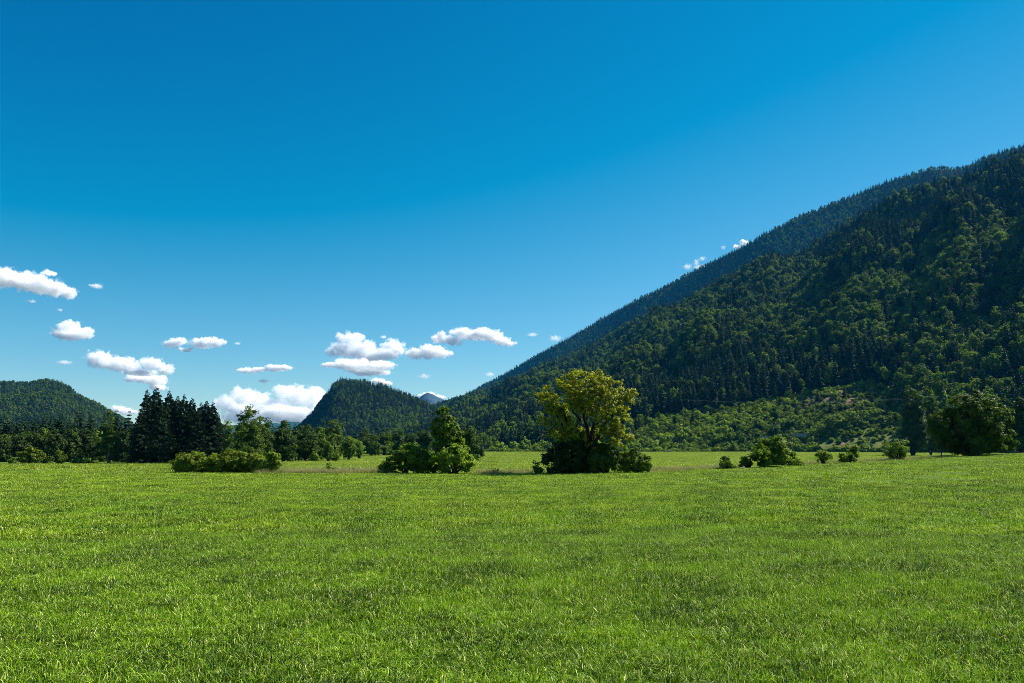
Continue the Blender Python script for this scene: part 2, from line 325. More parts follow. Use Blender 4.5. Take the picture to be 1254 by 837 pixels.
lefth = Hill(crest=[(-500, 480, 2600), (-200, 462, 2500), (-60, 468, 2450), (0, 466, 2400), (15, 466, 2380), (36, 467, 2370), (44, 464, 2350), (57, 462, 2340), (72, 463.5, 2330), (86, 471, 2310), (92, 478, 2300), (103, 484, 2290), (117, 490, 2270),
                    (134, 500, 2250), (150, 509, 2230), (165, 518, 2210), (190, 530, 2200), (230, 543, 2180)],
             foot=[(-500, 550, 1300), (0, 550, 1350), (100, 550, 1500), (230, 550, 1800)], treeh=13, amp=0.13, rib=220, seed=8.9, back=0.6, expo=0.85)
CLR = np.array([(770, 548), (780, 530), (800, 511), (850, 504), (900, 499), (960, 487), (1000, 479), (1060, 470), (1095, 474), (1112, 500), (1135, 538), (1150, 549)])
def clearing(u, Y, Z):
    px, py = proj(u * Y, Y, Z); return (px > 772) & (px < 1148) & (py > np.interp(px, CLR[:, 0], CLR[:, 1]))
def a_grassy(u, Y, Z): return clearing(u, Y, Z) * 1.0
def a_bare(u, Y, Z):
    px, py = proj(u * Y, Y, Z); X = u * Y
    k = sstep(1.3 - np.hypot((px - 1015 - (500 - py) * 1.2) / 62, (py - 493) / 17)) * 1.3
    return np.clip(k * (0.25 + 1.4 * fbm(X / 9, Y / 9, 4)) + sstep((fbm(X / 16 + 30, Y / 16, 4) - .66) * 9) * .8, 0, 1)
near.mesh('near_mountain', slope_mat('near_slope_ground', (0.010, 0.016, 0.007), (0.035, 0.035, 0.02), True), (430, 1750), 0.0045, 110, dict(grassy=a_grassy, bare=a_bare))
farr.mesh('far_ridge', slope_mat('far_slope_ground', (0.006, 0.014, 0.007), (0.014, 0.026, 0.01)), (440, 1750), 0.008, 50)
mid.mesh('middle_hill', slope_mat('middle_hill_ground', (0.014, 0.022, 0.012), (0.035, 0.045, 0.02)), (300, 640), 0.004, 50)
lefth.mesh('left_hill', slope_mat('left_hill_ground', (0.014, 0.022, 0.012), (0.03, 0.045, 0.02)), (-500, 228), 0.008, 50)
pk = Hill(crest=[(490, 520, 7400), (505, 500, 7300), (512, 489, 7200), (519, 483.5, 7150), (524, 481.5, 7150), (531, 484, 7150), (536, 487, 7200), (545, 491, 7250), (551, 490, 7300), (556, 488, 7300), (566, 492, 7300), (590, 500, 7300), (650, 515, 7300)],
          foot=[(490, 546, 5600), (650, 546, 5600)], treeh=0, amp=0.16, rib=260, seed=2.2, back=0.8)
pk.mesh('distant_peak', slope_mat('hazed_rock_peak_ground', (0.015, 0.035, 0.05), (0.05, 0.068, 0.08)), (490, 650), 0.0015, 60)  # rock colour with the blue of the haze mixed in
bl = Hill(crest=[(100, 535, 7300), (200, 526, 7200), (320, 519, 7100), (336, 518, 7100), (345, 519.5, 7100), (357, 516.5, 7100), (365, 517, 7100), (380, 520, 7100), (450, 528, 7100)],
          foot=[(100, 546, 5800), (450, 546, 5800)], treeh=0, amp=0.06, rib=400, seed=4.4, back=0.8)
bl.mesh('distant_hill', slope_mat('distant_hill_ground', (0.01, 0.03, 0.02), (0.02, 0.05, 0.03)), (100, 450), 0.004, 30)

# ------------------------------------------------------------------ plant builders
ZUP = np.array([0, 0, 1.0])
def spruce_mesh(name, h, R, seed, whorls, spray, mats, z0=0.1, broken=0.0):
    """trunk and crown meshes of a conifer: whorls of drooping boughs carrying hanging sprays"""
    rng = np.random.RandomState(seed); cr = MB(); tr = MB()
    tr.tube([(0, 0, -0.4), (0.03 * h * 0.1, 0, h * 0.5), (0, 0, h * 0.98)], [h * 0.014, h * 0.009, 0.02], 7)
    zs = np.linspace(z0, 0.985, whorls) ** 0.92
    for z in zs:
        L0 = R * (1 - z) ** 0.9 * (0.75 if z < 0.25 else 1.0) + 0.1
        nb = rng.randint(5, 8) if z < 0.93 else 4
        for b in range(nb):
            if rng.rand() < broken: continue
            th = rng.rand() * 2 * math.pi; L = L0 * rng.uniform(0.6, 1.18); k = max(2, int(L / spray * 1.6))
            t = (np.arange(k) + 0.6) / k; d = np.array([math.cos(th), math.sin(th), 0]); s = np.array([-d[1], d[0], 0])
            droop = rng.uniform(0.18, 0.42)
            p = d * (L * t)[:, None] + ZUP * (z * h - droop * L * t + 0.22 * L * t ** 2.5)[:, None]
            tr.tube([(0, 0, z * h), p[-1] * [0.92, 0.92, 1]], [0.03 + L * 0.008, 0.008], 3)
            tt = rng.uniform(0.2, 1)
            for sd in (-1, 1, 0):
                w = min(spray, L * .75 + .12) * (1.25 - 0.6 * t) * rng.uniform(0.7, 1.2, k)
                o = (s * sd * 0.9 + d * 0.65 + rng.normal(size=(k, 3)) * 0.25 - ZUP * rng.uniform(0.15, 0.7, k)[:, None]); o = unit(o)
                n2 = unit(np.cross(o, s + d + rng.normal(size=(k, 3)) * 0.5))
                V = np.stack([p, p + o * (w * 0.5)[:, None] + n2 * (w * 0.26)[:, None], p + o * w[:, None] - ZUP * (w * 0.12)[:, None], p + o * (w * 0.5)[:, None] - n2 * (w * 0.26)[:, None]], 1).reshape(-1, 3)
                cr.add(V, np.arange(4 * k).reshape(k, 4), 0, tt)
    # top shoot
    V = np.array([(0.0, 0, h * 0.94), (0.05, 0, h * 0.97), (0, 0, h * 1.01), (-0.05, 0, h * 0.97)]); cr.add(V, [[0, 1, 2, 3]])
    return tr.mesh(name + '_trunk', [mats[1]]), cr.mesh(name + '_crown', [mats[0]])

def cloud_of_leaves(mb, lobes, rng, csize, leaf, per, density=1.0, shell=0.55, m=0, up=0.35, tmin=0.0, gap=0.2):
    """lobes: (centre3, radii3). clumps of leaves spread through the outer part of each lobe; returns the clump centres"""
    cs = []
    for c, r in lobes:
        c = np.array(c, float); r = np.array(r, float); area = 4 * math.pi * ((r[0] * r[1]) ** 1.6 / 3 + (r[0] * r[2]) ** 1.6 / 3 + (r[1] * r[2]) ** 1.6 / 3) ** (1 / 1.6)
        n = max(5, int(area / (csize ** 2 * 2.2) * density)); d = rsph(rng, n)
        q = c + d * r * (shell + (1 - shell) * rng.rand(n) ** 0.6)[:, None] * rng.uniform(0.88, 1.1, n)[:, None]
        cs.append(q)
    cs = np.concatenate(cs)
    gs = csize * 2.6; o3 = rng.rand(3) * 40; nf = vnoise(cs[:, 0] / gs + o3[0] + cs[:, 2] / gs * .6, cs[:, 1] / gs + o3[1] - cs[:, 2] / gs * .8)   # natural gaps
    if len(cs) > 30: cs = cs[nf > np.quantile(nf, gap)]
    allc = np.array([np.mean([c for c, r in lobes], axis=0)])
    for q in cs:
        k = max(4, int(per * rng.uniform(0.5, 1.5))); s = csize * rng.uniform(0.6, 1.25)
        d = rsph(rng, k) * (rng.rand(k) ** 0.45)[:, None]; pts = q + d * s * [1, 1, 0.7]
        N = unit(d * 0.8 + unit(q - allc[0]) * 0.5 + ZUP * up + rng.normal(size=(k, 3)) * 0.55)
        leaves(mb, pts, N, leaf * rng.uniform(0.6, 1.3, k), rng, m, np.clip(rng.uniform(tmin, 1) + rng.normal() * 0.1, 0, 1), 0.6)
    return cs

def limbs(mb, base, forks, targets, rng, r0, rtip=0.02, seg=6, m=0, drop=0.25):
    """trunk forks rising from base, then a bough to every target from the nearest fork point"""
    nodes, rad = [], []
    for f in forks:
        f = np.array(f, float); n = 9; t = np.linspace(0, 1, n)[:, None]; b = np.array(base, float)
        mp = b + (f - b) * [0.28, 0.28, 0.6]; P = (1 - t) ** 2 * b + 2 * t * (1 - t) * mp + t ** 2 * f
        P[1:-1] += rng.normal(size=(n - 2, 3)) * np.linalg.norm(f - b) * 0.025
        r = r0 * (1 - t[:, 0]) ** 0.8 + rtip * 2.2; mb.tube(P, r, seg + 2, m)
        nodes.append(P[2:]); rad.append(r[2:])
    nodes = np.concatenate(nodes); rad = np.concatenate(rad)
    for q in sorted(targets, key=lambda q: np.linalg.norm(q - np.array(base))):
        dd = np.linalg.norm(nodes - q, axis=1) + 0.8 * np.maximum(nodes[:, 2] - q[2], 0) + 0.15 * np.linalg.norm(nodes - base, axis=1) * 0
        k = int(np.argmin(dd)); a = nodes[k]; n = 6; t = np.linspace(0, 1, n)[:, None]
        mp = (a + q) / 2 + ZUP * drop * np.linalg.norm(q - a) * rng.uniform(-0.3, 1) + rng.normal(size=3) * 0.12 * np.linalg.norm(q - a)
        P = (1 - t) ** 2 * a + 2 * t * (1 - t) * mp + t ** 2 * q
        r = np.linspace(max(rad[k] * 0.55, rtip), rtip, n); mb.tube(P, r, max(4, seg - 2), m)
        nodes = np.concatenate([nodes, P[2:]]); rad = np.concatenate([rad, r[2:]])

def far_broadleaf(name, h, R, seed, mats, n=42, per=9, leaf=0.75):
    rng = np.random.RandomState(seed); mb = MB()
    mb.tube([(0, 0, -1.2), (0, 0, h * 0.55)], [h * 0.018, h * 0.01], 5, 1)
    lob = [((rng.uniform(-.35, .35) * R, rng.uniform(-.35, .35) * R, h * (0.42 + 0.4 * k / 3.0 + rng.uniform(-.05, .05))), np.array([R, R, h * 0.24]) * (1.0 - 0.14 * k) * rng.uniform(0.65, 0.9)) for k in range(4)]
    dens = n / 42.0
    for c, r in lob:   # inner leaf mass, a lower tint puts the crown's shade into its colour
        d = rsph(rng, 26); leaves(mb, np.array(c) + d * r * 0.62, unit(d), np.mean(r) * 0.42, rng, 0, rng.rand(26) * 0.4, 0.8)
        k = int(14 * dens); dd = rsph(rng, k); cc = np.array(c) + dd * r * rng.uniform(0.85, 1.05, (k, 1))
        for q, d0 in zip(cc, dd):
            dl = rsph(rng, per) * (rng.rand(per) ** 0.5)[:, None]
            leaves(mb, q + dl * R * 0.3, unit(d0 + dl * 0.7 + ZUP * 0.4 + rng.normal(size=(per, 3)) * 0.4), leaf * rng.uniform(0.6, 1.2, per), rng, 0, rng.rand(), 0.65)
    return mb.mesh(name, mats)
def far_conifer(name, h, R, seed, mats, whorls=12, z0=0.16):
    rng = np.random.RandomState(seed); mb = MB(); mb.tube([(0, 0, -1.2), (0, 0, h * 0.9)], [h * 0.013, 0.05], 5, 1)
    for z in np.linspace(z0, 0.95, whorls):
        L0 = R * (1 - z) ** 0.75 + 0.25; nb = 8
        th = rng.rand() * 6.28 + np.arange(nb) * 2 * math.pi / nb + rng.normal(size=nb) * 0.25; L = L0 * rng.uniform(0.55, 1.2, nb); dr = rng.uniform(0.2, 0.6, nb)
        d = np.stack([np.cos(th), np.sin(th), 0 * th], 1); s = np.stack([-np.sin(th), np.cos(th), 0 * th], 1); b = ZUP * z * h
        w = 0.38 * L; tip = b + d * L[:, None] - ZUP * (dr * L)[:, None]; mdl = b + d * (L * 0.55)[:, None] - ZUP * (dr * L * 0.3)[:, None]
        V = np.stack([np.tile(b, (nb, 1)), mdl + s * w[:, None] - ZUP * (w * 0.7)[:, None], tip, mdl - s * w[:, None] - ZUP * (w * 0.7)[:, None], mdl + ZUP * 0.12], 1).reshape(-1, 3)
        k = np.arange(nb)[:, None] * 5
        mb.add(V, np.concatenate([k + [0, 1, 4], k + [1, 2, 4], k + [2, 3, 4], k + [3, 0, 4]]), 0, np.tile(rng.rand(nb), 4))
        # loose sprays
        q = b + d * (L * 0.75)[:, None] - ZUP * (dr * L * 0.5)[:, None]
        leaves(mb, q, unit(d * 0.3 + ZUP + rng.normal(size=(nb, 3)) * 0.5), L * 0.3 + 0.2, rng, 0, rng.rand(nb), 0.5)
    mb.add([(-.12, 0, h * .9), (0.12, 0, h * .9), (0, 0.05, h * 1.02)], [[0, 1, 2]])
    return mb.mesh(name, mats)
def shrub_mesh(name, h, R, seed, mats, per=10, leaf=0.28, n=16):
    rng = np.random.RandomState(seed); mb = MB()
    for k in range(4):
        a = rng.rand() * 6.28; mb.tube([(0, 0, -0.5), (math.cos(a) * R * .4, math.sin(a) * R * .4, h * .6)], [0.06, 0.02], 4, 1)
    for k in range(3):
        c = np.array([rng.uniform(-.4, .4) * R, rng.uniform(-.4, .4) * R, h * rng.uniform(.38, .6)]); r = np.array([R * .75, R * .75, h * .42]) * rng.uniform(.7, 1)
        d = rsph(rng, 16); leaves(mb, c + d * r * 0.6, unit(d), np.mean(r) * 0.42, rng, 0, rng.rand(16) * .4, .8)  # inner leaves tinted darker to paint the shade within the shrub
        dd = rsph(rng, n); cc = c + dd * r
        for q, d0 in zip(cc, dd):
            dl = rsph(rng, per) * (rng.rand(per) ** .5)[:, None]
            leaves(mb, q + dl * R * .28, unit(d0 + dl * .7 + ZUP * .4 + rng.normal(size=(per, 3)) * .4), leaf * rng.uniform(.6, 1.2, per), rng, 0, rng.rand(), .6)
    return mb.mesh(name, mats)

# ------------------------------------------------------------------ scatter (one object, instances by geometry nodes)
def scatter(name, label, cat, P, rot, scl, idx, meshes, kindstuff=True):
    P = np.asarray(P, np.float32)
    me = bpy.data.meshes.new(name); me.vertices.add(len(P)); me.vertices.foreach_set('co', P.ravel())
    a = me.attributes.new('rot', 'FLOAT_VECTOR', 'POINT'); a.data.foreach_set('vector', np.asarray(rot, np.float32).ravel())
    a = me.attributes.new('scl', 'FLOAT_VECTOR', 'POINT'); a.data.foreach_set('vector', np.asarray(scl, np.float32).ravel())
    a = me.attributes.new('idx', 'INT', 'POINT'); a.data.foreach_set('value', np.asarray(idx, np.int32))
    me.update(); o = obj(name, me)
    cl = bpy.data.collections.new(name + '_kinds')
    for k, m in enumerate(meshes): cl.objects.link(bpy.data.objects.new('kind_%s_of_%s' % (chr(97 + k), name), m))
    ng = bpy.data.node_groups.new(name + '_nodes', 'GeometryNodeTree')
    ng.interface.new_socket('Geometry', in_out='INPUT', socket_type='NodeSocketGeometry'); ng.interface.new_socket('Geometry', in_out='OUTPUT', socket_type='NodeSocketGeometry')
    N = ng.nodes.new; L = ng.links.new; gi = N('NodeGroupInput'); go = N('NodeGroupOutput')
    ci = N('GeometryNodeCollectionInfo'); ci.inputs['Collection'].default_value = cl; ci.inputs['Separate Children'].default_value = True; ci.inputs['Reset Children'].default_value = True
    ip = N('GeometryNodeInstanceOnPoints'); ip.inputs['Pick Instance'].default_value = True
    def at(n, ty):
        x = N('GeometryNodeInputNamedAttribute'); x.data_type = ty; x.inputs['Name'].default_value = n; return [s for s in x.outputs if s.enabled][0]
    er = N('FunctionNodeEulerToRotation'); L(at('rot', 'FLOAT_VECTOR'), er.inputs[0]); L(er.outputs[0], ip.inputs['Rotation'])
    L(at('scl', 'FLOAT_VECTOR'), ip.inputs['Scale']); L(at('idx', 'INT'), ip.inputs['Instance Index'])
    L(gi.outputs[0], ip.inputs['Points']); L(ci.outputs[0], ip.inputs['Instance']); L(ip.outputs[0], go.inputs[0])
    md = o.modifiers.new('scatter', 'NODES'); md.node_group = ng
    return tag(o, label, cat, None, 'stuff')

# ------------------------------------------------------------------ forests
RNG = np.random.RandomState(77)
fm = [M_fbl, M_bark]; cm = [M_fsp, M_bark]
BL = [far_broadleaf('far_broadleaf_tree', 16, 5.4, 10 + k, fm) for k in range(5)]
CN = [far_conifer('far_conifer_tree', 20, 4.3, 30 + k, cm, 15, 0.06 + 0.05 * k) for k in range(5)]
BLs = [far_broadleaf('small_broadleaf_tree', 15, 5.6, 50 + k, fm, 24, 6, 1.1) for k in range(4)]
CNs = [far_conifer('small_conifer_tree', 18, 4.3, 60 + k, cm, 9, 0.08) for k in range(4)]
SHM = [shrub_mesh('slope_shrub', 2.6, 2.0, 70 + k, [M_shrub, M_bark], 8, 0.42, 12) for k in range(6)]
def jgrid(u0, u1, y0, y1, s):
    xs = np.arange(min(u0 * y0, u0 * y1), max(u1 * y0, u1 * y1), s); ys = np.arange(y0, y1, s)
    X, Y = np.meshgrid(xs, ys); X = (X + RNG.uniform(-.48, .48, X.shape) * s).ravel(); Y = (Y + RNG.uniform(-.48, .48, Y.shape) * s).ravel()
    u = X / Y; k = (u > u0) & (u < u1); return u[k], Y[k]
U = lambda px: float(ray(px, 500)[0])
def poly_in(px, py, pts):
    c = np.zeros(px.shape, bool); n = len(pts)
    for i in range(n):
        (x0, y0), (x1, y1) = pts[i], pts[(i + 1) % n]
        hit = ((y0 > py) != (y1 > py)) & (px < (x1 - x0) * (py - y0) / (y1 - y0 + 1e-9) + x0); c ^= hit
    return c
# near mountain
u, Y = jgrid(U(470), U(1500), 440, 3600, 7.6)
yf, yc = near.Yf(u), near.Yc(u); k = (Y > yf + 4) & (Y < yc + 25); u, Y = u[k], Y[k]
Z = near.Z(u, Y); X = u * Y; cl = clearing(u, Y, Z); px, py = proj(X, Y, Z)
thin = RNG.rand(len(u)) < np.where(Y > 1500, 0.72, 1.0)
dark = poly_in(px, py, [(1060, 225), (1254, 180), (1400, 130), (1400, 210), (1254, 262), (1190, 292), (1110, 312), (1010, 330), (990, 312), (1040, 270)])
low = poly_in(px, py, [(700, 500), (780, 470), (900, 440), (1000, 440), (1100, 440), (1100, 475), (1000, 485), (850, 510), (770, 530)])
pc = 0.42 + 0.9 * (fbm(X / 120 + 9, Y / 120 + 3, 3) - 0.5) * 2
pc = np.where(dark, 0.85, pc); pc = np.where(low, 0.85, pc); pc = np.where(Y > near.Yc(u) - 60, 0.75, pc)
belt = poly_in(px, py, [(1254, 262), (1400, 250), (1400, 420), (1254, 330), (1150, 390), (1000, 430), (900, 420), (1000, 350), (1110, 315)]); pc = np.where(belt, 0.22, pc)
con = RNG.rand(len(u)) < pc
T = thin & ~cl
for name in (): pass
forest = dict(X=X[T], Y=Y[T], Z=Z[T], con=con[T], big=np.ones(T.sum(), bool), reg=np.zeros(T.sum(), int))
fs = dict(sc=RNG.uniform(0.62, 1.3, T.sum()))
# clearing shrubs
uc, Yc_ = jgrid(U(760), U(1150), 480, 720, 2.7); Zc = near.Z(uc, Yc_); k = clearing(uc, Yc_, Zc) & (Yc_ > near.Yf(uc) + 1); uc, Yc_, Zc = uc[k], Yc_[k], Zc[k]
pxc, pyc = proj(uc * Yc_, Yc_, Zc)
bare = a_bare(uc, Yc_, Zc); bank = poly_in(pxc, pyc, [(985, 536), (1120, 531), (1150, 545), (1150, 551), (985, 551)])
keep = (RNG.rand(len(uc)) < np.where(bare > 0.45, 0.45, 0.93)) & ~(bank & (RNG.rand(len(uc)) < 0.72))
shr = np.stack([uc * Yc_, Yc_, Zc], 1)[keep]; shp = pyc[keep]; shx = pxc[keep]
# valley woods on flat ground (between the hills, left of the near mountain)
def flat(u0, u1, y0f, y1, s, conp, reg):
    u, Y = jgrid(U(u0), U(u1), y0f, y1, s); X = u * Y
    return X, Y, np.full(len(u), LOWZ), RNG.rand(len(u)) < conp, reg
val = [flat(395, 600, 640, 1400, 8.5, 0.35, 1), flat(300, 400, 420, 700, 8.5, 0.3, 1), flat(-260, 175, 235, 330, 5.5, 0.78, 2), flat(-260, 240, 330, 1300, 11, 0.7, 2)]  # left wood mostly dark conifers, their colour carries its shade
for X_, Y_, Z_, c_, r_ in val:
    n = len(X_); forest['X'] = np.concatenate([forest['X'], X_]); forest['Y'] = np.concatenate([forest['Y'], Y_]); forest['Z'] = np.concatenate([forest['Z'], Z_])
    forest['con'] = np.concatenate([forest['con'], c_]); forest['reg'] = np.concatenate([forest['reg'], np.full(n, r_)])
    fs['sc'] = np.concatenate([fs['sc'], RNG.uniform(0.55, 0.95, n) * (0.8 if r_ == 2 else 1.0)])
FX, FY, FZ, FC, FR, FSC = forest['X'], forest['Y'], forest['Z'], forest['con'], forest['reg'], fs['sc']
fpx, fpy = proj(FX, FY, FZ + 8)
infr = (fpx > 2) & (fpx < 1252)
app = np.where(infr, FSC / FY, 0)
# hidden behind the wood front on the left: only the first rows count as seen
app = np.where((FR == 2) & (FY > 262), 0, app); app = np.where((FR == 1) & (FY > 720), app * 0.3, app)
single = np.zeros(len(FX), bool)
for c in (True, False):
    ii = np.where(FC == c)[0]; o_ = ii[np.argsort(-app[ii])][:285]; single[o_] = True
TXT = {(True, 0): ('conifer_tree', 'dark forest conifer standing low on the wooded near mountain slope', 'conifers low on the near mountain'),
       (False, 0): ('broadleaf_tree', 'green forest broadleaf tree standing low on the wooded near mountain slope', 'broadleaf trees low on the near mountain'),
       (True, 1): ('conifer_tree', 'dark conifer in the valley wood before the middle hill', 'conifers in the valley wood'),
       (False, 1): ('broadleaf_tree', 'green broadleaf tree in the valley wood before the middle hill', 'broadleaf trees in the valley wood'),
       (True, 2): ('conifer_tree', 'shaded conifer in the dark wood at the left field edge', 'conifers in the left wood'),
       (False, 2): ('broadleaf_tree', 'shaded broadleaf tree in the dark wood at the left field edge', 'broadleaf trees in the left wood')}
for n in np.where(single)[0]:
    c = bool(FC[n]); nm, lb, gp = TXT[(c, int(FR[n]))]
    if FR[n] == 0:
        x_, y_ = fpx[n], fpy[n]
        zn = ('between young tree and lone tree' if x_ < 655 else 'directly behind the lone tree' if x_ < 780 else 'above the left of the clearing' if x_ < 940 else
              'above the bare brown patch' if x_ < 1105 else 'behind the tall dark tree' if x_ < 1160 else 'behind the large rounded tree')
        rw = 'at the lowest forest edge' if y_ > 478 else 'a little above the forest edge' if y_ > 440 else 'higher up the slope'
        lb = ('dark conifer ' if c else 'green broadleaf tree ') + rw + ', ' + zn; gp = ('conifers ' if c else 'broadleaf trees ') + rw + ' ' + zn
    o = obj(nm, (CN if c else BL)[RNG.randint(5)], None, (float(FX[n]), float(FY[n]), float(FZ[n])))
    s = float(FSC[n]); o.rotation_euler = (0, 0, RNG.rand() * 6.28); o.scale = (s * RNG.uniform(.85, 1.1), s * RNG.uniform(.85, 1.1), s)
    tag(o, lb, 'tree', gp)
def stuffset(name, label, cat, X, Y, Z, con, sc, CNm, BLm):
    n = len(X); idx = np.where(con, RNG.randint(0, len(CNm), n), len(CNm) + RNG.randint(0, len(BLm), n))
    rot = np.stack([RNG.normal(0, .03, n), RNG.normal(0, .03, n), RNG.rand(n) * 6.28], 1)
    scl = np.stack([sc * RNG.uniform(.85, 1.15, n), sc * RNG.uniform(.85, 1.15, n), sc * RNG.uniform(.9, 1.1, n)], 1)
    scatter(name, label, cat, np.stack([X, Y, Z], 1), rot, scl, idx, list(CNm) + list(BLm))
k = ~single & (FR == 0)
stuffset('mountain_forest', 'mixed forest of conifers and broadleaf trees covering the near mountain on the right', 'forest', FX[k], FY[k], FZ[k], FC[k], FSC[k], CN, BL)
k = ~single & (FR == 1)
stuffset('valley_forest', 'green wood filling the valley floor before the middle hill', 'forest', FX[k], FY[k], FZ[k], FC[k], FSC[k], CN, BL)
k = ~single & (FR == 2)
stuffset('left_forest', 'dark wood stretching back from the left field edge', 'forest', FX[k], FY[k], FZ[k], FC[k], FSC[k], CN, BL)
def hill_forest(hill, name, label, u0, u1, y0, y1, s, conp, sc0, hide=None):
    u, Y = jgrid(U(u0), U(u1), y0, y1, s); k = (Y > hill.Yf(u)) & (Y < hill.Yc(u) + 30); u, Y = u[k], Y[k]; Z = hill.Z(u, Y)
    if hide is not None:
        a = (Z - CAMH) / Y; b = (np.interp(u, hide.c[0], hide.c[2]) - CAMH) / hide.Yc(u); k = a > b - 0.03; u, Y, Z = u[k], Y[k], Z[k]
    X = u * Y; c = RNG.rand(len(u)) < np.clip(conp + (fbm(X / 160 + 4, Y / 160, 3) - .5) * 1.6, .08, .95)
    stuffset(name, label, 'forest', X, Y, Z, c, RNG.uniform(.65, 1.1, len(u)) * sc0, CNs, BLs)
hill_forest(farr, 'far_ridge_forest', 'blue-green conifer forest on the far ridge behind the near mountain', 500, 1450, 1500, 5300, 9.5, 0.7, 0.95, near)
hill_forest(mid, 'middle_hill_forest', 'mixed forest covering the steep cone-shaped hill in the middle', 330, 640, 1450, 2100, 7.2, 0.55, 0.74)
hill_forest(lefth, 'left_hill_forest', 'green forest covering the rounded hill at the left', -200, 228, 1300, 2450, 8.6, 0.5, 0.76)
# shrubs on the clearing
seen = (shx > 772) & (shx < 1150)
order = np.argsort(-(np.where(seen, 1, 0) / shr[:, 1])); ns = 285
for r, n in enumerate(order[:ns]):
    o = obj('slope_shrub', SHM[RNG.randint(6)], None, shr[n].tolist()); s = RNG.uniform(.45, 1.0) * (1.7 if RNG.rand() < .12 else 1); o.rotation_euler = (0, 0, RNG.rand() * 6.28); o.scale = (s, s, s * RNG.uniform(.8, 1.3))
    x_ = shx[n]; zn = 'below the tall line pole' if x_ < 850 else 'left of the panel screens' if x_ < 930 else 'behind the big round bush' if x_ < 1000 else 'around the grassy bank' if x_ < 1075 else 'left of the tall dark tree'
    tag(o, 'low leafy shrub on the foot of the sunlit clearing, ' + zn, 'shrub', 'clearing shrubs ' + zn)
rest = shr[order[ns:]]; n = len(rest); sc = RNG.uniform(.4, 1.05, n) * np.where(RNG.rand(n) < .12, 1.8, 1)
scatter('clearing_shrubs', 'dense light green scrub covering the sunlit clearing on the mountain slope', 'scrub', rest, np.stack([0 * sc, 0 * sc, RNG.rand(n) * 6.28], 1),
        np.stack([sc, sc, sc * RNG.uniform(.8, 1.4, n)], 1), RNG.randint(0, 6, n), SHM)

# ------------------------------------------------------------------ trees and bushes of the field edge
def plant(name, label, cat, Y, base_px, lobes, leaf_mat, bark_mat=None, seed=0, csize=0.55, leaf=0.14, per=60, density=1.0, shell=0.55, forks=None, r0=0.12,
          group=None, stems=5, up=0.35, rtip=0.012, depth=0.9, thin_targets=1, z_off=0.0, part='foliage', stemname='stem', clip=True, gap=.18):
    """lobes in photo pixels (px, py, rx, ry[, depth offset in m]) turned into full 3-D ellipsoids at distance Y"""
    rng = np.random.RandomState(seed); b = at_dist(base_px, Y); b[2] += z_off
    root = thing(name, label, cat, b, 0, group); mpp = Y / FPX
    LB = []
    for l in lobes:
        off = l[4] if len(l) > 4 else rng.uniform(-.3, .3) * l[2] * mpp
        c = P3(l[0], l[1], Y) + [0, off, 0]; LB.append((c - b, (l[2] * mpp, l[2] * mpp * depth, l[3] * mpp)))
    mb = MB(); cs = cloud_of_leaves(mb, LB, rng, csize, leaf, per, density, shell, up=up, gap=gap)
    me = mb.mesh(name + '_' + part, [leaf_mat])
    # nothing hangs below the ground
    v = np.empty(len(me.vertices) * 3, np.float32); me.vertices.foreach_get('co', v); v = v.reshape(-1, 3)
    if clip:
        gz = H(v[:, 0] + b[0], v[:, 1] + b[1]) - b[2] + 0.03; v[:, 2] = np.maximum(v[:, 2], gz); me.vertices.foreach_set('co', v.ravel())
    obj(part, me, root)
    tb = MB(); cs = cs[cs[:, 2] > 0.15 * max(l[1][2] for l in LB)]
    sel = cs[rng.permutation(len(cs))[:int(len(cs) / thin_targets)]]
    if forks is None:
        fk = []
        for s_ in range(stems):
            c, r = LB[s_ % len(LB)]; fk.append(c + rsph(rng, 1)[0] * np.array(r) * 0.35)
    else: fk = [P3(f[0], f[1], Y) + [0, f[2] if len(f) > 2 else 0, 0] - b for f in forks]
    limbs(tb, np.array([0, 0, -0.25]), fk, sel, rng, r0, rtip)
    obj(stemname, tb.mesh(name + '_' + stemname, [bark_mat or M_bark], True), root)
    return root

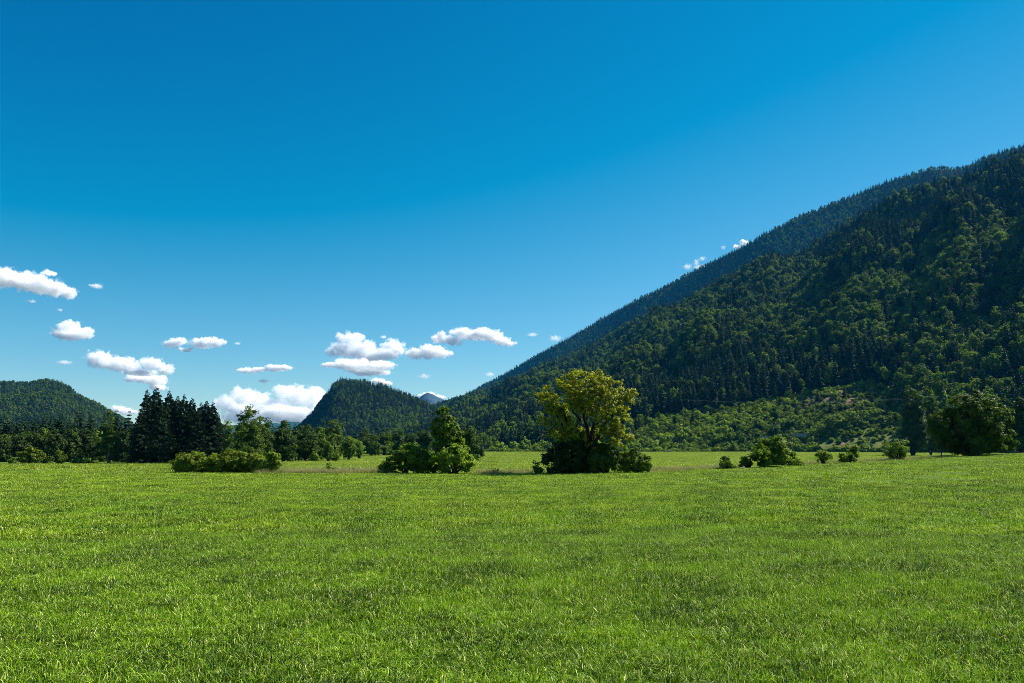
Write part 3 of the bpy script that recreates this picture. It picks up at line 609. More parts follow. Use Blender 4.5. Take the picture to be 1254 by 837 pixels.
# the lone tree with its airy yellow-green crown
YT = 73.5
hero = thing('lone_tree', 'spreading lone tree with airy yellow-green crown rising from dark bushes', 'tree', at_dist(716, YT))
def hero_tree():
    rng = np.random.RandomState(5); b = np.array(hero.location); m = YT / FPX
    L = [(716, 470, 34, 15), (690, 478, 24, 15), (746, 479, 26, 17), (671, 489, 14, 11), (765, 490, 13, 13), (730, 462, 22, 9), (704, 458, 12, 7), (700, 500, 27, 15), (742, 503, 26, 17),
         (716, 490, 24, 16), (684, 512, 17, 12), (761, 508, 12, 13), (748, 525, 20, 12), (700, 526, 16, 10), (732, 531, 16, 9), (676, 500, 14, 10), (768, 536, 9, 6), (690, 538, 12, 7), (708, 540, 13, 8), (668, 515, 10, 8), (664, 483, 9, 6), (774, 480, 6, 5), (752, 545, 13, 7), (728, 546, 12, 7), (682, 527, 16, 13), (700, 537, 14, 10), (746, 535, 19, 12), (765, 519, 12, 12), (716, 530, 18, 10)]
    LB = [(P3(x, y, YT) + [0, rng.uniform(-.35, .35) * rx * m * 2.2, 0] - b, (rx * m, rx * m * 1.1, ry * m)) for x, y, rx, ry in L]
    mb = MB(); cs = cloud_of_leaves(mb, LB, rng, 0.27, 0.09, 30, 0.6, 0.2, up=0.8, gap=.33)
    obj('crown', mb.mesh('lone_tree_crown', [M_hero]), hero)
    tb = MB(); fk = [P3(*f[:2], YT) + [0, f[2], 0] - b for f in [(684, 500, -1.2), (700, 482, 1.0), (716, 474, -.4), (735, 482, .9), (755, 497, -.8), (742, 508, 1.8), (704, 508, -2.0), (722, 500, 2.2), (672, 498, .6)]]
    limbs(tb, np.array([0, 0, -0.3]), fk, cs[::1], rng, 0.20, 0.016, 8, drop=0.2)
    # thick main trunk to the low fork
    tb.tube([(0, 0, -0.3), (-0.03, 0.02, 0.8), (0.02, 0, 2.0), (0.1, 0.05, 2.9)], [0.4, 0.27, 0.22, 0.14], 12)
    obj('trunk', tb.mesh('lone_tree_trunk', [M_bark], True), hero)
hero_tree()
plant('bush', 'broad dark bush growing against the left side of the lone tree', 'bush', 72.6, 683, [(683, 565, 22, 16), (670, 570, 14, 12), (697, 562, 18, 19), (690, 552, 14, 12), (707, 570, 14, 12), (702, 549, 14, 10)], M_bushd, seed=11, csize=0.42, leaf=0.11, per=70)
plant('bush', 'tiny bush at the far left foot of the lone tree', 'bush', 71.4, 657, [(657, 572, 4, 8), (660, 576, 5, 5)], M_bush, seed=12, csize=0.25, leaf=0.08, per=40)
plant('bush', 'dense dark green bush right of the lone tree trunk', 'bush', 72.8, 742, [(738, 563, 19, 16), (726, 568, 14, 12), (752, 566, 14, 14), (741, 553, 12, 9)], M_leaf, seed=13, csize=0.4, leaf=0.11, per=70)
plant('bush', 'light green rounded bush at the right end of the clump under the lone tree', 'bush', 73.4, 779, [(775, 563, 14, 15), (788, 568, 9, 11), (766, 567, 10, 12)], M_bush, seed=14, csize=0.36, leaf=0.11, per=60)
# the clump left of centre
plant('young_tree', 'narrow leafy young tree rising out of the bushes left of the lone tree', 'tree', 74.5, 545, [(545, 510, 10, 11), (541, 522, 13, 11), (551, 527, 13, 11), (556, 543, 13, 12), (545, 546, 13, 12), (547, 502, 6, 7), (534, 532, 6, 7), (561, 535, 9, 7)],
      M_bush, seed=21, csize=0.36, leaf=0.12, per=55, part='crown', stemname='trunk', r0=0.16, stems=4, forks=[(545, 506), (536, 528), (558, 532), (547, 540, .6)], density=0.9)
plant('bush', 'rounded bush with bright leafy top at the left of the young tree', 'bush', 74.0, 497, [(500, 562, 19, 17), (485, 568, 14, 12), (512, 563, 15, 17), (500, 552, 12, 9), (474, 573, 9, 7), (524, 570, 12, 11)], M_bush, seed=22, csize=0.4, leaf=0.115, per=65)
plant('bush', 'loose leafy bush at the foot of the young tree', 'bush', 73.4, 556, [(548, 564, 16, 16), (565, 563, 13, 15), (536, 566, 13, 13), (574, 570, 8, 10), (558, 556, 13, 11)], M_bush, seed=23, csize=0.4, leaf=0.12, per=60)
# hedge-like row on the left
hx = [(228, 567, 15, 13), (247, 566, 14, 14), (266, 567, 14, 13), (285, 564, 14, 14), (303, 565, 14, 15), (316, 567, 9, 11)]
hl = ['low yellowish-green bush at the left end of the thick bush row', 'low dark bush, second from the left in the thick bush row', 'reddish-tinged bush in the middle of the thick bush row', 'yellow-green bush right of the middle of the thick bush row',
      'tallest bush of the row, its second from the right', 'small rounded bush closing the right end of the thick bush row']
for q, (x, y, rx, ry) in enumerate(hx):
    plant('bush', hl[q], 'bush', 76 + 0.7 * math.sin(q * 2.1), x, [(x, y, rx, ry * .95), (x - rx * .4, y + 3, rx * .7, ry * .8), (x + rx * .45, y + 2, rx * .7, ry * .85)], M_bushy, seed=30 + q, csize=0.38, leaf=0.11, per=55, group='bushes of the thick row')
plant('bush', 'small upright bush standing alone just right of the bush row', 'bush', 75.5, 335, [(335, 566, 9, 12), (337, 572, 9, 8), (333, 560, 6, 7)], M_bush, seed=40, csize=0.32, leaf=0.1, per=50)
plant('sapling', 'thin light green sapling standing alone in dry grass left of centre', 'sapling', 75.5, 407, [(405, 572, 4, 6), (411, 575, 4, 4), (403, 576, 4, 4)], M_leafl, seed=41, csize=0.22, leaf=0.09, per=14, density=0.8, stems=3, r0=0.03)
plant('sapling', 'small leafy sprig standing alone left of the lone tree', 'sapling', 73.5, 606, [(606, 577, 2.5, 5), (609, 578, 2, 3)], M_bushd, seed=42, csize=0.18, leaf=0.07, per=10, stems=2, r0=0.02)
plant('dry_shrub', 'brownish shrublet in the dry grass right of the thin sapling', 'shrub', 75, 437, [(434, 577, 4, 4), (440, 577, 4, 4)], M_dry, seed=43, csize=0.2, leaf=0.06, per=20, stems=3, r0=0.02)
# bushes along the right edge of the meadow
plant('bush', 'small light green bush, leftmost of the row along the right field edge', 'bush', 81, 891, [(888, 567, 8, 7), (895, 569, 8, 6), (890, 562, 5, 5)], M_bush, seed=50, csize=0.32, leaf=0.1, per=40)
plant('bush', 'pale low bush leaning on the left side of the big round bush', 'bush', 83.5, 917, [(915, 565, 7, 6), (921, 562, 7, 8), (910, 569, 6, 4)], M_leafl, seed=51, csize=0.3, leaf=0.1, per=40)
plant('bush', 'big round bush with shaded front in the row along the right field edge', 'bush', 83, 948, [(946, 554, 21, 17), (935, 561, 15, 13), (960, 560, 15, 14), (948, 544, 14, 10), (970, 567, 8, 7), (948, 565, 18, 9)], M_bush, seed=52, csize=0.42, leaf=0.12, per=65)
plant('bush', 'thin pale twiggy bush on the right side of the big round bush', 'bush', 82.5, 977, [(976, 566, 6, 6), (982, 569, 4, 4)], M_leafl, seed=53, csize=0.28, leaf=0.08, per=22)
plant('bush', 'low bush standing in pale weeds right of the big round bush', 'bush', 87, 1008, [(1004, 559, 7, 6), (1012, 560, 7, 6), (1008, 556, 5, 4)], M_bush, seed=54, csize=0.32, leaf=0.1, per=40)
plant('bush', 'bushy shrub with one taller right shoot above the dry grass strip', 'bush', 88, 1040, [(1035, 560, 8, 6), (1045, 557, 8, 8), (1047, 551, 4, 5), (1039, 562, 10, 5)], M_bush, seed=55, csize=0.34, leaf=0.1, per=45)
plant('bush', 'loose twiggy bush left of the largest rounded tree', 'bush', 93, 1100, [(1096, 548, 11, 6), (1108, 550, 9, 6), (1089, 553, 7, 5), (1103, 542, 8, 4), (1098, 557, 11, 5)], M_leafl, seed=56, csize=0.36, leaf=0.10, per=34, stems=7, r0=0.07)
plant('round_tree', 'large rounded tree with black shaded hollow at the right field edge', 'tree', 101, 1190, [(1190, 505, 34, 20), (1165, 518, 25, 20), (1213, 520, 26, 22), (1190, 530, 38, 20), (1178, 492, 16, 9), (1205, 498, 20, 12), (1153, 528, 14, 14), (1228, 533, 14, 14), (1190, 545, 34, 12), (1168, 543, 17, 12), (1222, 508, 14, 10), (1150, 512, 11, 9), (1190, 484, 10, 6), (1236, 522, 9, 9), (1148, 541, 10, 9), (1232, 545, 13, 8)],
      M_leaf, seed=57, csize=0.5, leaf=0.15, per=62, part='crown', stemname='trunk', r0=0.3, stems=9, thin_targets=2, gap=.3)

# spruces of the dense group at the left (each copied from four grown prototypes)
SPR = [spruce_mesh('spruce', 18.0, 4.9 + 0.3 * k, 200 + k, 50, 0.9, (M_spr, M_bark), 0.05 + 0.02 * k, 0.0) for k in range(4)]
sp = [(176, 476, 186, 0), (187, 472, 190, 1), (203, 478, 188, 2), (214, 484, 195, 3), (222, 482, 189, 0), (232, 486, 193, 1), (243, 492, 196, 2), (250, 490, 190, 3), (258, 491, 187, 1), (265, 506, 192, 0), (195, 492, 181, 3), (240, 500, 182, 0), (170, 500, 184, 2), (181, 490, 198, 0), (208, 488, 200, 1), (228, 494, 199, 2), (253, 499, 198, 3)]
sl = ['leftmost tall spruce of the dark group, its lower branches bare', 'highest spruce of the dark group, its slender tip above all others', 'third-highest spruce tip, just right of the highest one', 'spruce with a broken-looking top in the middle of the dark group',
      'spruce with a double tip in the middle of the dark group', 'spruce just right of the middle of the dark group', 'spruce before the small gap in the dark group', 'spruce right of the small gap in the dark group', 'broad dark spruce near the right end of the group',
      'shortest spruce closing the right end of the dark group', 'shorter spruce in front of the two highest tips', 'shorter spruce in front of the right half of the dark group', 'shorter spruce on the far left flank of the dark group', 'spruce filling the gap behind the leftmost two tips', 'spruce filling the back of the group behind its third tip', 'spruce at the back of the middle of the dark group', 'spruce at the back of the right part of the dark group']
for n, (x, y, Yd, kd) in enumerate(sp):
    b = at_dist(x, Yd); top = P3(x, y, Yd)[2]; s = (top - b[2]) / 18.1
    t = thing('spruce', sl[n], 'tree', b, n * 1.7, 'spruces of the dark group'); t.scale = (s * 1.02, s * 1.02, s)
    obj('trunk', SPR[kd][0], t); obj('crown', SPR[kd][1], t)

def tree_px(label, Y, x, top, base, hw, mat, seed, group=None, csize=0.9, leaf=0.24, per=42, name='broadleaf_tree', low=0.0, dens=0.9, bark=None, r0=0.25):
    """tree whose crown spans x +- hw between rows top and base - low"""
    rng = np.random.RandomState(seed); h = base - top; L = []
    cy0 = top + h * 0.22; L.append((x + rng.uniform(-.1, .1) * hw, cy0, hw * .62, h * .22))
    for k in range(6):
        a = rng.uniform(-1, 1); L.append((x + a * hw * .48, top + h * rng.uniform(.36, .72 - low * .2), hw * rng.uniform(.42, .6), h * rng.uniform(.17, .24)))
    L.append((x, top + h * (.55 - low * .1), hw * .8, h * .26)); L.append((x + rng.uniform(-.3, .3) * hw, top + h * .74, hw * .8, h * .2))
    if low >= 0: L += [(x - hw * .4, top + h * .86, hw * .5, h * .14), (x + hw * .4, top + h * .87, hw * .5, h * .13)]
    return plant(name, label, 'tree', Y, x, L, mat, bark, seed, csize, leaf, per, dens, 0.55, None, r0, group, 5, part='crown', stemname='trunk', thin_targets=2, rtip=0.02, gap=.04)
GR = 'trees along the left side of the far field'
tree_px('tall slender tree with a pale trunk standing left of the dark spruce group', 182, 134, 505, 568, 10, M_leaf, 301, None, 0.7, 0.22, 30, bark=M_barkpale, dens=0.6, low=-.1)
tree_px('tall dark broadleaf tree with a lumpy crown right of the spruce group', 178, 304, 500, 569, 24, M_leaf, 302, GR, low=0.3)
tree_px('light green tree squeezed between the spruce group and the lumpy dark tree', 200, 277, 516, 566, 11, M_leafl, 303, GR)
tree_px('lower right shoulder tree beside the lumpy dark tree', 186, 322, 510, 568, 14, M_leaf, 304, GR)
tree_px('rounded dark tree third from the left in the far-field row', 205, 347, 515, 565, 18, M_leaf, 305, GR)
tree_px('broad tree with two crown bulges in the middle of the far-field row', 215, 374, 519, 564, 18, M_leaf, 306, GR)
tree_px('small tree filling the gap before the arched tree', 222, 391, 524, 563, 12, M_leaf, 307, GR)
tree_px('highest arched tree in the right half of the far-field row', 255, 407, 514, 560, 16, M_leaf, 308, GR)
tree_px('narrow dark tree under the arched tree', 225, 404, 531, 562, 12, M_leaf, 309, GR)
tree_px('upright light green tree near the right end of the far-field row', 235, 427, 535, 561, 9, M_bush, 310, GR)
tree_px('slim light green tree at the right end of the far-field row', 250, 440, 537, 559, 7, M_leafl, 311, GR)
tree_px('small young tree with pale leaves in front of the arched tree', 215, 402, 540, 564, 6, M_leafl, 312, GR, csize=.5, leaf=.18, per=30)
tree_px('round green treelet beside the pale young tree', 218, 411, 552, 564, 6, M_bush, 313, GR, csize=.5, leaf=.18, per=30)
tree_px('little round treelet at the foot of the far-field row', 212, 385, 553, 565, 6, M_bush, 314, GR, csize=.5, leaf=.18, per=30)
tree_px('darker round tree behind the right side of the young tree', 190, 574, 521, 566, 15, M_leaf, 315, None)
tree_px('low dark round tree standing alone at the left end of the middle field gap', 260, 584, 541, 559, 10, M_bushd, 316, None, csize=.7, low=.3)
for q, (x, y, w) in enumerate([(455, 533, 12), (470, 529, 13), (487, 527, 13), (503, 530, 11), (519, 525, 12), (445, 525, 10)]):
    tree_px(['low round tree just past the end of the far-field row', 'broad round tree beyond the far field, second past the row', 'wide crowned tree beyond the far field, left of the middle clump', 'dark tree mostly hidden by the middle bushes', 'tree behind the left flank of the young tree', 'darker tree peering over the end of the far-field row'][q],
            330 + 14 * q, x, y, 557, w, M_leaf, 320 + q, None, csize=1.1, leaf=.34, per=34)
# left wood front, its shade put into the dark leaf colour
LW = [(4, 532, 12, 'dark tree cut off by the left picture edge'), (24, 530, 14, 'dark rounded tree behind the left yellow-green bush'), (46, 528, 14, 'mid green tree above the gap between the two left bushes'), (68, 527, 13, 'dark tree behind the small round bush at left'),
      (88, 524, 14, 'dark tree with a peaked crown in the left wood'), (106, 524, 13, 'dark tree left of the tall slender tree'), (150, 524, 12, 'dark tree between the slender tree and the spruce group'), (122, 534, 10, 'lower dark tree at the foot of the tall slender tree')]
for q, (x, y, w, lb) in enumerate(LW):
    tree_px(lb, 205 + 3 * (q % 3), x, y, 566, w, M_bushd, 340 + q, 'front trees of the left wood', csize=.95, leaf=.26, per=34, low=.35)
plant('bush', 'yellow-green broad bush before the left wood', 'bush', 178, 36, [(32, 559, 9, 9), (42, 559, 9, 9), (37, 556, 9, 7)], M_bushy, seed=360, csize=.6, leaf=.2, per=45)
plant('bush', 'small round bush before the left wood', 'bush', 178, 75, [(74, 560, 6, 8), (77, 558, 5, 7)], M_bushy, seed=361, csize=.5, leaf=.18, per=40)
for q, (x, w, lb) in enumerate([(58, 8, 'low scrub between the two left bushes'), (96, 10, 'low weedy scrub right of the small round left bush'), (112, 11, 'low pale scrub left of the tall slender tree'), (18, 8, 'low scrub left of the yellow-green left bush')]):
    plant('scrub_patch', lb, 'bush', 180, x, [(x - w * .4, 565, w * .6, 4), (x + w * .4, 564, w * .6, 4)], M_bush, seed=370 + q, csize=.5, leaf=.18, per=30)
for q, (x, w, hh, Yd, lb) in enumerate([(172, 14, 30, 200, 'added shade foliage under the left half of the spruce group'), (200, 17, 28, 204, 'added shade foliage below the two highest spruces'), (228, 17, 30, 206, 'added shade foliage below the middle of the spruce group'),
                                        (255, 15, 28, 203, 'added shade foliage below the right end of the spruce group'), (8, 16, 22, 214, 'added shade foliage at the left picture edge'), (60, 20, 20, 216, 'added shade foliage behind the gap between the two left bushes'),
                                        (100, 18, 22, 215, 'added shade foliage left of the tall slender tree'), (146, 14, 24, 212, 'added shade foliage right of the tall slender tree')]):
    plant('shade_foliage', lb, 'bush', Yd, x, [(x - w * .45, 567 - hh * .4, w * .6, hh * .5), (x + w * .45, 567 - hh * .42, w * .6, hh * .5), (x, 567 - hh * .5, w * .6, hh * .5)], M_bushd, seed=600 + q, csize=.95, leaf=.3, per=34)  # added foliage, coloured dark to stand for shade below and between the trees
# trees at the foot of the near mountain, right
tree_px('tall dark tree left of the large rounded tree', 330, 1118, 472, 552, 18, M_bushd, 380, None, csize=1.3, leaf=.4, per=40, low=.3, r0=.4)
tree_px('slim dark tree between the tall dark tree and the rounded tree', 340, 1140, 478, 552, 13, M_leaf, 381, None, csize=1.2, leaf=.38, per=36, low=.3)
tree_px('pale grey-green tree standing high behind the large rounded tree', 470, 1151, 450, 530, 13, M_leafl, 382, None, csize=1.5, leaf=.5, per=30)
tree_px('dark tree at the right picture edge', 240, 1250, 486, 553, 14, M_bushd, 383, None, csize=1.1, leaf=.34, per=40, low=.3)
for q, (x, top, w, lb) in enumerate([(1020, 527, 12, 'round bush with long shadow on the grassy bank, second from left'), (1042, 529, 9, 'round bush on the grassy bank, third from left'), (1058, 531, 6, 'narrow bush on the grassy bank, fourth from left'), (1004, 532, 6, 'small bush on the grassy bank, leftmost'),
                                      (1073, 533, 7, 'small bush on the grassy bank left of the dark bush'), (1116, 523, 8, 'light round bush before the tall dark tree'), (992, 532, 7, 'grey-green bush beside the pale panels'), (1128, 520, 9, 'leaning light green bush before the tall dark tree')]):
    u_ = U(x); Yb = 575 if x < 1100 else 500; zb = float(near.Z(np.array([u_]), np.array([float(Yb)]))[0])
    mm = Yb / FPX; b = (u_ * Yb, Yb, zb); t = thing('bank_bush', lb, 'bush', b, 0, 'round bushes on the grassy bank'); rng = np.random.RandomState(400 + q)
    mb = MB(); h = (546 - top) * mm; cloud_of_leaves(mb, [((0, 0, h * .55), (w * mm, w * mm, h * .48)), ((w * mm * .3, .5, h * .4), (w * mm * .8, w * mm * .8, h * .35))], rng, 1.1, .38, 40)
    obj('foliage', mb.mesh('bank_bush_foliage', [M_bush]), t); tb = MB(); tb.tube([(0, 0, -1), (.2, 0, h * .6)], [.22, .08], 6); obj('stem', tb.mesh('bank_bush_stem', [M_bark]), t)
rt = np.random.RandomState(21)
CLT = [(905, 508), (912, 512), (955, 500), (962, 504), (975, 513), (1010, 512), (1017, 509), (1030, 507), (1048, 515), (1056, 511), (1075, 505), (1082, 509), (1088, 500), (1068, 493), (1090, 522), (1096, 515), (1080, 527), (880, 519), (870, 513), (848, 520), (826, 522), (1002, 492), (1035, 488), (1060, 484), (985, 497)]
for q, (x, y) in enumerate(CLT):   # single small trees standing in the scrub of the clearing
    u_ = U(x); Ys = np.linspace(near.Yf(u_) + 2, 760, 400); uu = np.full(400, u_); pz = proj(uu * Ys, Ys, near.Z(uu, Ys))[1]; k_ = int(np.argmin(np.abs(pz - y))); Yd = float(Ys[k_]); zz = float(near.Z(np.array([u_]), np.array([Yd]))[0])
    c = rt.rand() < .55; o = obj('clearing_tree', (CN if c else BL)[rt.randint(5)], None, (u_ * Yd, Yd, zz)); s = rt.uniform(.32, .62); o.scale = (s * 1.1, s * 1.1, s); o.rotation_euler = (0, 0, rt.rand() * 6)
    zn = 'in the green scrub left of the brown patch' if x < 960 else 'in and around the brown patch' if x < 1050 else 'in the scrub right of the brown patch'
    tag(o, ('small dark conifer standing ' if c else 'small leafy tree standing ') + zn, 'tree', ('small conifers ' if c else 'small leafy trees ') + zn)
# hedge strip along the foot of the mountain
RB = np.random.RandomState(9); HB = [shrub_mesh('hedge_shrub', 2.6, 2.6, 90 + k, [M_shrub, M_bark], 10, 0.34, 14) for k in range(4)]
for x in np.arange(592, 1262, 5.2):
    Yd = 586 - 0.0 * x + RB.uniform(-7, 7) - max(0, (x - 900)) * 0.33; b = at_dist(x + RB.uniform(-2, 2), Yd)
    o = obj('edge_shrub', HB[RB.randint(4)], None, b.tolist()); s = RB.uniform(.7, 1.35); o.scale = (s * 1.3, s * 1.2, s * RB.uniform(.8, 1.2)); o.rotation_euler = (0, 0, RB.rand() * 6)
    zn = 'left of the lone tree' if x < 660 else 'just right of the lone tree' if x < 840 else 'left of the big round bush' if x < 970 else 'below the grassy bank' if x < 1090 else 'by the large rounded tree'
    tag(o, 'low shrub of the hedge line at the mountain foot, ' + zn, 'shrub', 'hedge line shrubs ' + zn)
# taller shrubs and young conifers at the foot of the clearing
for q in range(120):
    x = RB.uniform(600, 985) if q % 3 else RB.uniform(775, 930); Yd = RB.uniform(596, 640) if x > 640 else RB.uniform(640, 700); u_ = U(x); zb = max(float(near.Z(np.array([u_]), np.array([Yd]))[0]), LOWZ)
    c = RB.rand() < (.45 if x > 770 else .15); o = obj('young_conifer' if c else 'tall_shrub', (CN if c else SHM)[RB.randint(5)], None, (u_ * Yd, Yd, zb))
    s = RB.uniform(.28, .55) if c else RB.uniform(1.5, 3.2); o.scale = (s, s, s * (1 if c else RB.uniform(.9, 1.3))); o.rotation_euler = (0, 0, RB.rand() * 6)
    zn = 'left of the lone tree' if x < 700 else 'right of the lone tree' if x < 840 else 'around the slim dark pole' if x < 930 else 'behind the big round bush'
    tag(o, ('young dark conifer behind the hedge line, ' if c else 'tall light green shrub behind the hedge line, ') + zn, 'tree' if c else 'shrub', ('young conifers ' if c else 'tall shrubs ') + zn)

# ------------------------------------------------------------------ small built things
def pole(label, x, top, Yd, r, arm, group='wooden line poles'):
    b = at_dist(x, Yd); zt = P3(x, top, Yd)[2]; t = thing('line_pole', label, 'pole', b, 0, group); h = zt - b[2]
    mb = MB(); mb.tube([(0, 0, -.5), (0, 0, h)], [r, r * .7], 8); obj('shaft', mb.mesh('shaft', [M_pole], True), t)
    if arm:
        mb = MB(); mb.box((0, 0, h - .9), (arm, .22, .22)); obj('crossarm', mb.mesh('crossarm', [M_pole]), t)
        for s_ in (-.45, 0, .45):
            mb = MB(); mb.tube([(s_ * arm, 0, h - .8), (s_ * arm, 0, h - .55), (s_ * arm, 0, h - .4)], [.09, .14, .05], 8); obj('insulator', mb.mesh('insulator', [M_white], True), t)
    return np.array([b[0], b[1], zt])
A = pole('tallest dark line pole with crossarm before the clearing', 838, 489, 578, .26, 3.4)
pole('slim dark pole at the foot of the clearing, right of the tallest one', 866, 522, 574, .24, 0)
pole('short dark pole standing before the grassy bank', 1003, 520, 548, .26, 0)
def wire(name, label, a, b, sag, r=.022):
    t = np.linspace(0, 1, 24)[:, None]; P = a + (b - a) * t - ZUP * sag * 4 * t * (1 - t); mb = MB(); mb.tube(P, r, 4); o = obj(name, mb.mesh(name, [M_wire]))
    tag(o, label, 'wire', 'power line wires')
Bp = np.array([U(1135) * 560, 560, P3(1135, 489, 560)[2]])
Cp = np.array([U(760) * 760, 760, P3(760, 497, 760)[2]])
for s_, lb in ((-2, 'lowest-left overhead wire running right from the tallest pole'), (2, 'upper overhead wire running right from the tallest pole')):
    wire('overhead_wire', lb, A + [s_, 0, -.45], Bp + [s_, 0, 1.5 + s_ * .3], 3.0)
for s_, lb in ((-2, 'faint overhead wire running left from the tallest pole, outer one'), (2, 'faint overhead wire running left from the tallest pole, inner one')):
    wire('overhead_wire', lb, A + [s_, 0, -.45], Cp + [s_, 0, 0], 3.0)
def panels(label, x0, x1, top, bot, Yd, n):
    b = at_dist((x0 + x1) / 2, Yd); zt = P3((x0 + x1) / 2, top, Yd)[2]; zb = P3((x0 + x1) / 2, bot, Yd)[2]; w = (x1 - x0) * Yd / FPX; t = thing('panel_screen', label, 'screen', b, 0, 'pale panel screens')
    for k in range(n):
        mb = MB(); mb.box(((k + .5) / n * w - w / 2, 0, (zt + zb) / 2 - b[2]), (w / n - .14, .12, zt - zb)); obj('panel', mb.mesh('panel', [M_panel]), t)
    for k in range(n + 1):
        mb = MB(); mb.box((k / n * w - w / 2, 0, (zt - b[2]) / 2 - .3), (.12, .2, zt - b[2] + .6)); obj('post', mb.mesh('post', [M_pole]), t)
panels('pale grey panel screen behind the top of the big round bush', 931, 945, 534, 539, 566, 5)
panels('longer pale blue-grey panel screen on the bank left of the short pole', 973, 989, 531, 535, 562, 4)
def one(name, label, cat, fn, mat, group=None):
    mb = MB(); loc = fn(mb); o = obj(name, mb.mesh(name, [mat], False), None, [float(c) for c in loc]); return tag(o, label, cat, group)
def f_log(mb):
    b = at_dist(909, 79); mb.tube([(-.36, 0, .1), (-.1, .02, .13), (.2, -.02, .1), (.36, .05, .08)], [.05, .07, .06, .04], 8); return b
one('bleached_log', 'short bleached log lying in grass left of the big round bush', 'log', f_log, M_log)
def f_tr(mb):
    b = at_dist(818, 560); mb.tube([(-2.4, 0, .5), (0, 0, .55), (2.4, 0, .5)], [.4, .45, .4], 8); return b
one('pale_trunk', 'pale felled trunk lying at the far edge of the field by the hedge line', 'log', f_tr, M_log)
def f_post(mb):
    b = at_dist(1153, 97); mb.tube([(0, 0, -.3), (.02, 0, .75)], [.07, .06], 8); return b
one('fence_post', 'short dark wooden post left of the large rounded tree', 'post', f_post, M_pole)
def f_mark(mb):
    b = at_dist(1065, 500); b[2] = P3(1065, 547, 500)[2]; mb.tube([(0, 0, -1.6), (0, 0, .5)], [.12, .12], 6); mb.box((0, 0, .7), (.7, .2, .9)); return b
one('marker_post', 'tiny white marker post on the grassy bank', 'marker', f_mark, M_white)

# ------------------------------------------------------------------ grass
def blades(rng, n, size, hmin, hmax, w, seg, lean=0.62):
    """V, F of n tapering bent blades on a size x size patch"""
    p = (rng.rand(n, 2) - .5) * size; th = rng.rand(n) * 2 * math.pi; h = rng.uniform(hmin, hmax, n) * rng.uniform(.75, 1.1, n)
    nc = max(1, int(n / 45)); tc = (rng.rand(nc, 2) - .5) * size; ci = rng.randint(0, nc, n); k = rng.rand(n) < .6   # tussocks
    g = size / math.sqrt(nc); p[k] = (tc[ci] + rng.normal(size=(n, 2)) * g * .27)[k]; h *= (.5 + rng.rand(nc) ** 1.5)[ci]
    dr = p - tc[ci]; th = np.where(k, np.arctan2(dr[:, 1], dr[:, 0]) + rng.normal(0, .7, n), th)
    ln = h * np.abs(rng.normal(lean, .38, n))
    fa = rng.rand(n) * 2 * math.pi; d = np.stack([np.cos(th), np.sin(th)], 1); wd = np.stack([np.cos(fa), np.sin(fa)], 1) * (w * rng.uniform(.6, 1.3, n) / 2)[:, None]
    V = []; ts = np.linspace(0, 1, seg + 1)
    for t in ts[:-1]:
        q = p + d * (ln * t ** 2)[:, None]; z = h * (t - .18 * t ** 3); ww = wd * (1 - t ** 1.6 * .75)
        V += [np.concatenate([q - ww, z[:, None]], 1), np.concatenate([q + ww, z[:, None]], 1)]
    V.append(np.concatenate([p + d * ln[:, None], (h * (.82 - .25 * ln / h))[:, None]], 1)); nv = 2 * seg + 1
    V = np.stack(V, 1).reshape(-1, 3); b = np.arange(n)[:, None] * nv; Q = [b + [2 * k, 2 * k + 1, 2 * k + 3, 2 * k + 2] for k in range(seg - 1)]
    return V, (np.concatenate(Q) if Q else None), b + [2 * seg - 2, 2 * seg - 1, 2 * seg], np.concatenate([p + d * ln[:, None], (h * .85)[:, None]], 1)
def patch(name, seed, size, n, hmin, hmax, w, seg, mats, heads=0, tuft=0):
    rng = np.random.RandomState(seed); mb = MB()
    V, Q, T_, _ = blades(rng, n, size, hmin, hmax, w, seg); ti = np.clip(rng.rand(n) * .6 + .8 * (fbm(V.reshape(n, -1, 3)[:, 0, 0] * 7 / size + 9 + seed, V.reshape(n, -1, 3)[:, 0, 1] * 7 / size + 9, 3) - .3), 0, 1)
    nq = 0 if Q is None else seg - 1
    if Q is not None: mb.add(V, Q, 0, np.tile(ti, nq)); mb.n -= len(V); mb.V.pop()
    mb.V.append(V); mb.n += len(V); F_ = T_ + (mb.n - len(V)); mb.T.append(F_); mb.tm.append(np.full(n, 0)); mb.tt.append(ti)
    for k in range(tuft):   # leaning pale tufts
        c = (rng.rand(2) - .5) * size; V, Q, T_, _ = blades(rng, 24, .14, hmax * .7, hmax * 1.15, w * 1.3, max(seg, 2), .7); V[:, :2] += c
        mb.add(V, np.concatenate([T_]), 0, .95)
        if Q is not None: mb.add(V, Q, 0, .95)
    if heads:
        V, Q, T_, tips = blades(rng, heads, size, hmax * .95, hmax * 1.3, w * .35, 2, .2); mb.add(V, T_, 0, .9); mb.add(V, Q, 0, .9)
        leaves(mb, tips, unit(rng.normal(size=(heads, 3))), .016 if size < 3 else .03, rng, 1, .6, .5, .4)
    return mb.mesh(name, mats)
gm = [M_grass, M_flower]
G0 = [patch('near_grass', 500 + k, 1.15, 4200, .06, .155, .0085, 3, gm, 5, k) for k in range(5)]
G1m = [patch('middle_grass', 510 + k, 2.3, 5600, .06, .16, .015, 2, [M_grassmid if k % 2 else M_grass, M_flower], 8, 4) for k in range(4)]
G2m = [patch('edge_grass', 520 + k, 4.6, 6000, .06, .16, .03, 1, [M_grassmid, M_flower], 0, 0) for k in range(3)]
G3m = [patch('far_grass', 530 + k, 14, 4200, .15, .4, .12, 1, [M_grassfar], 0, 0) for k in range(3)]
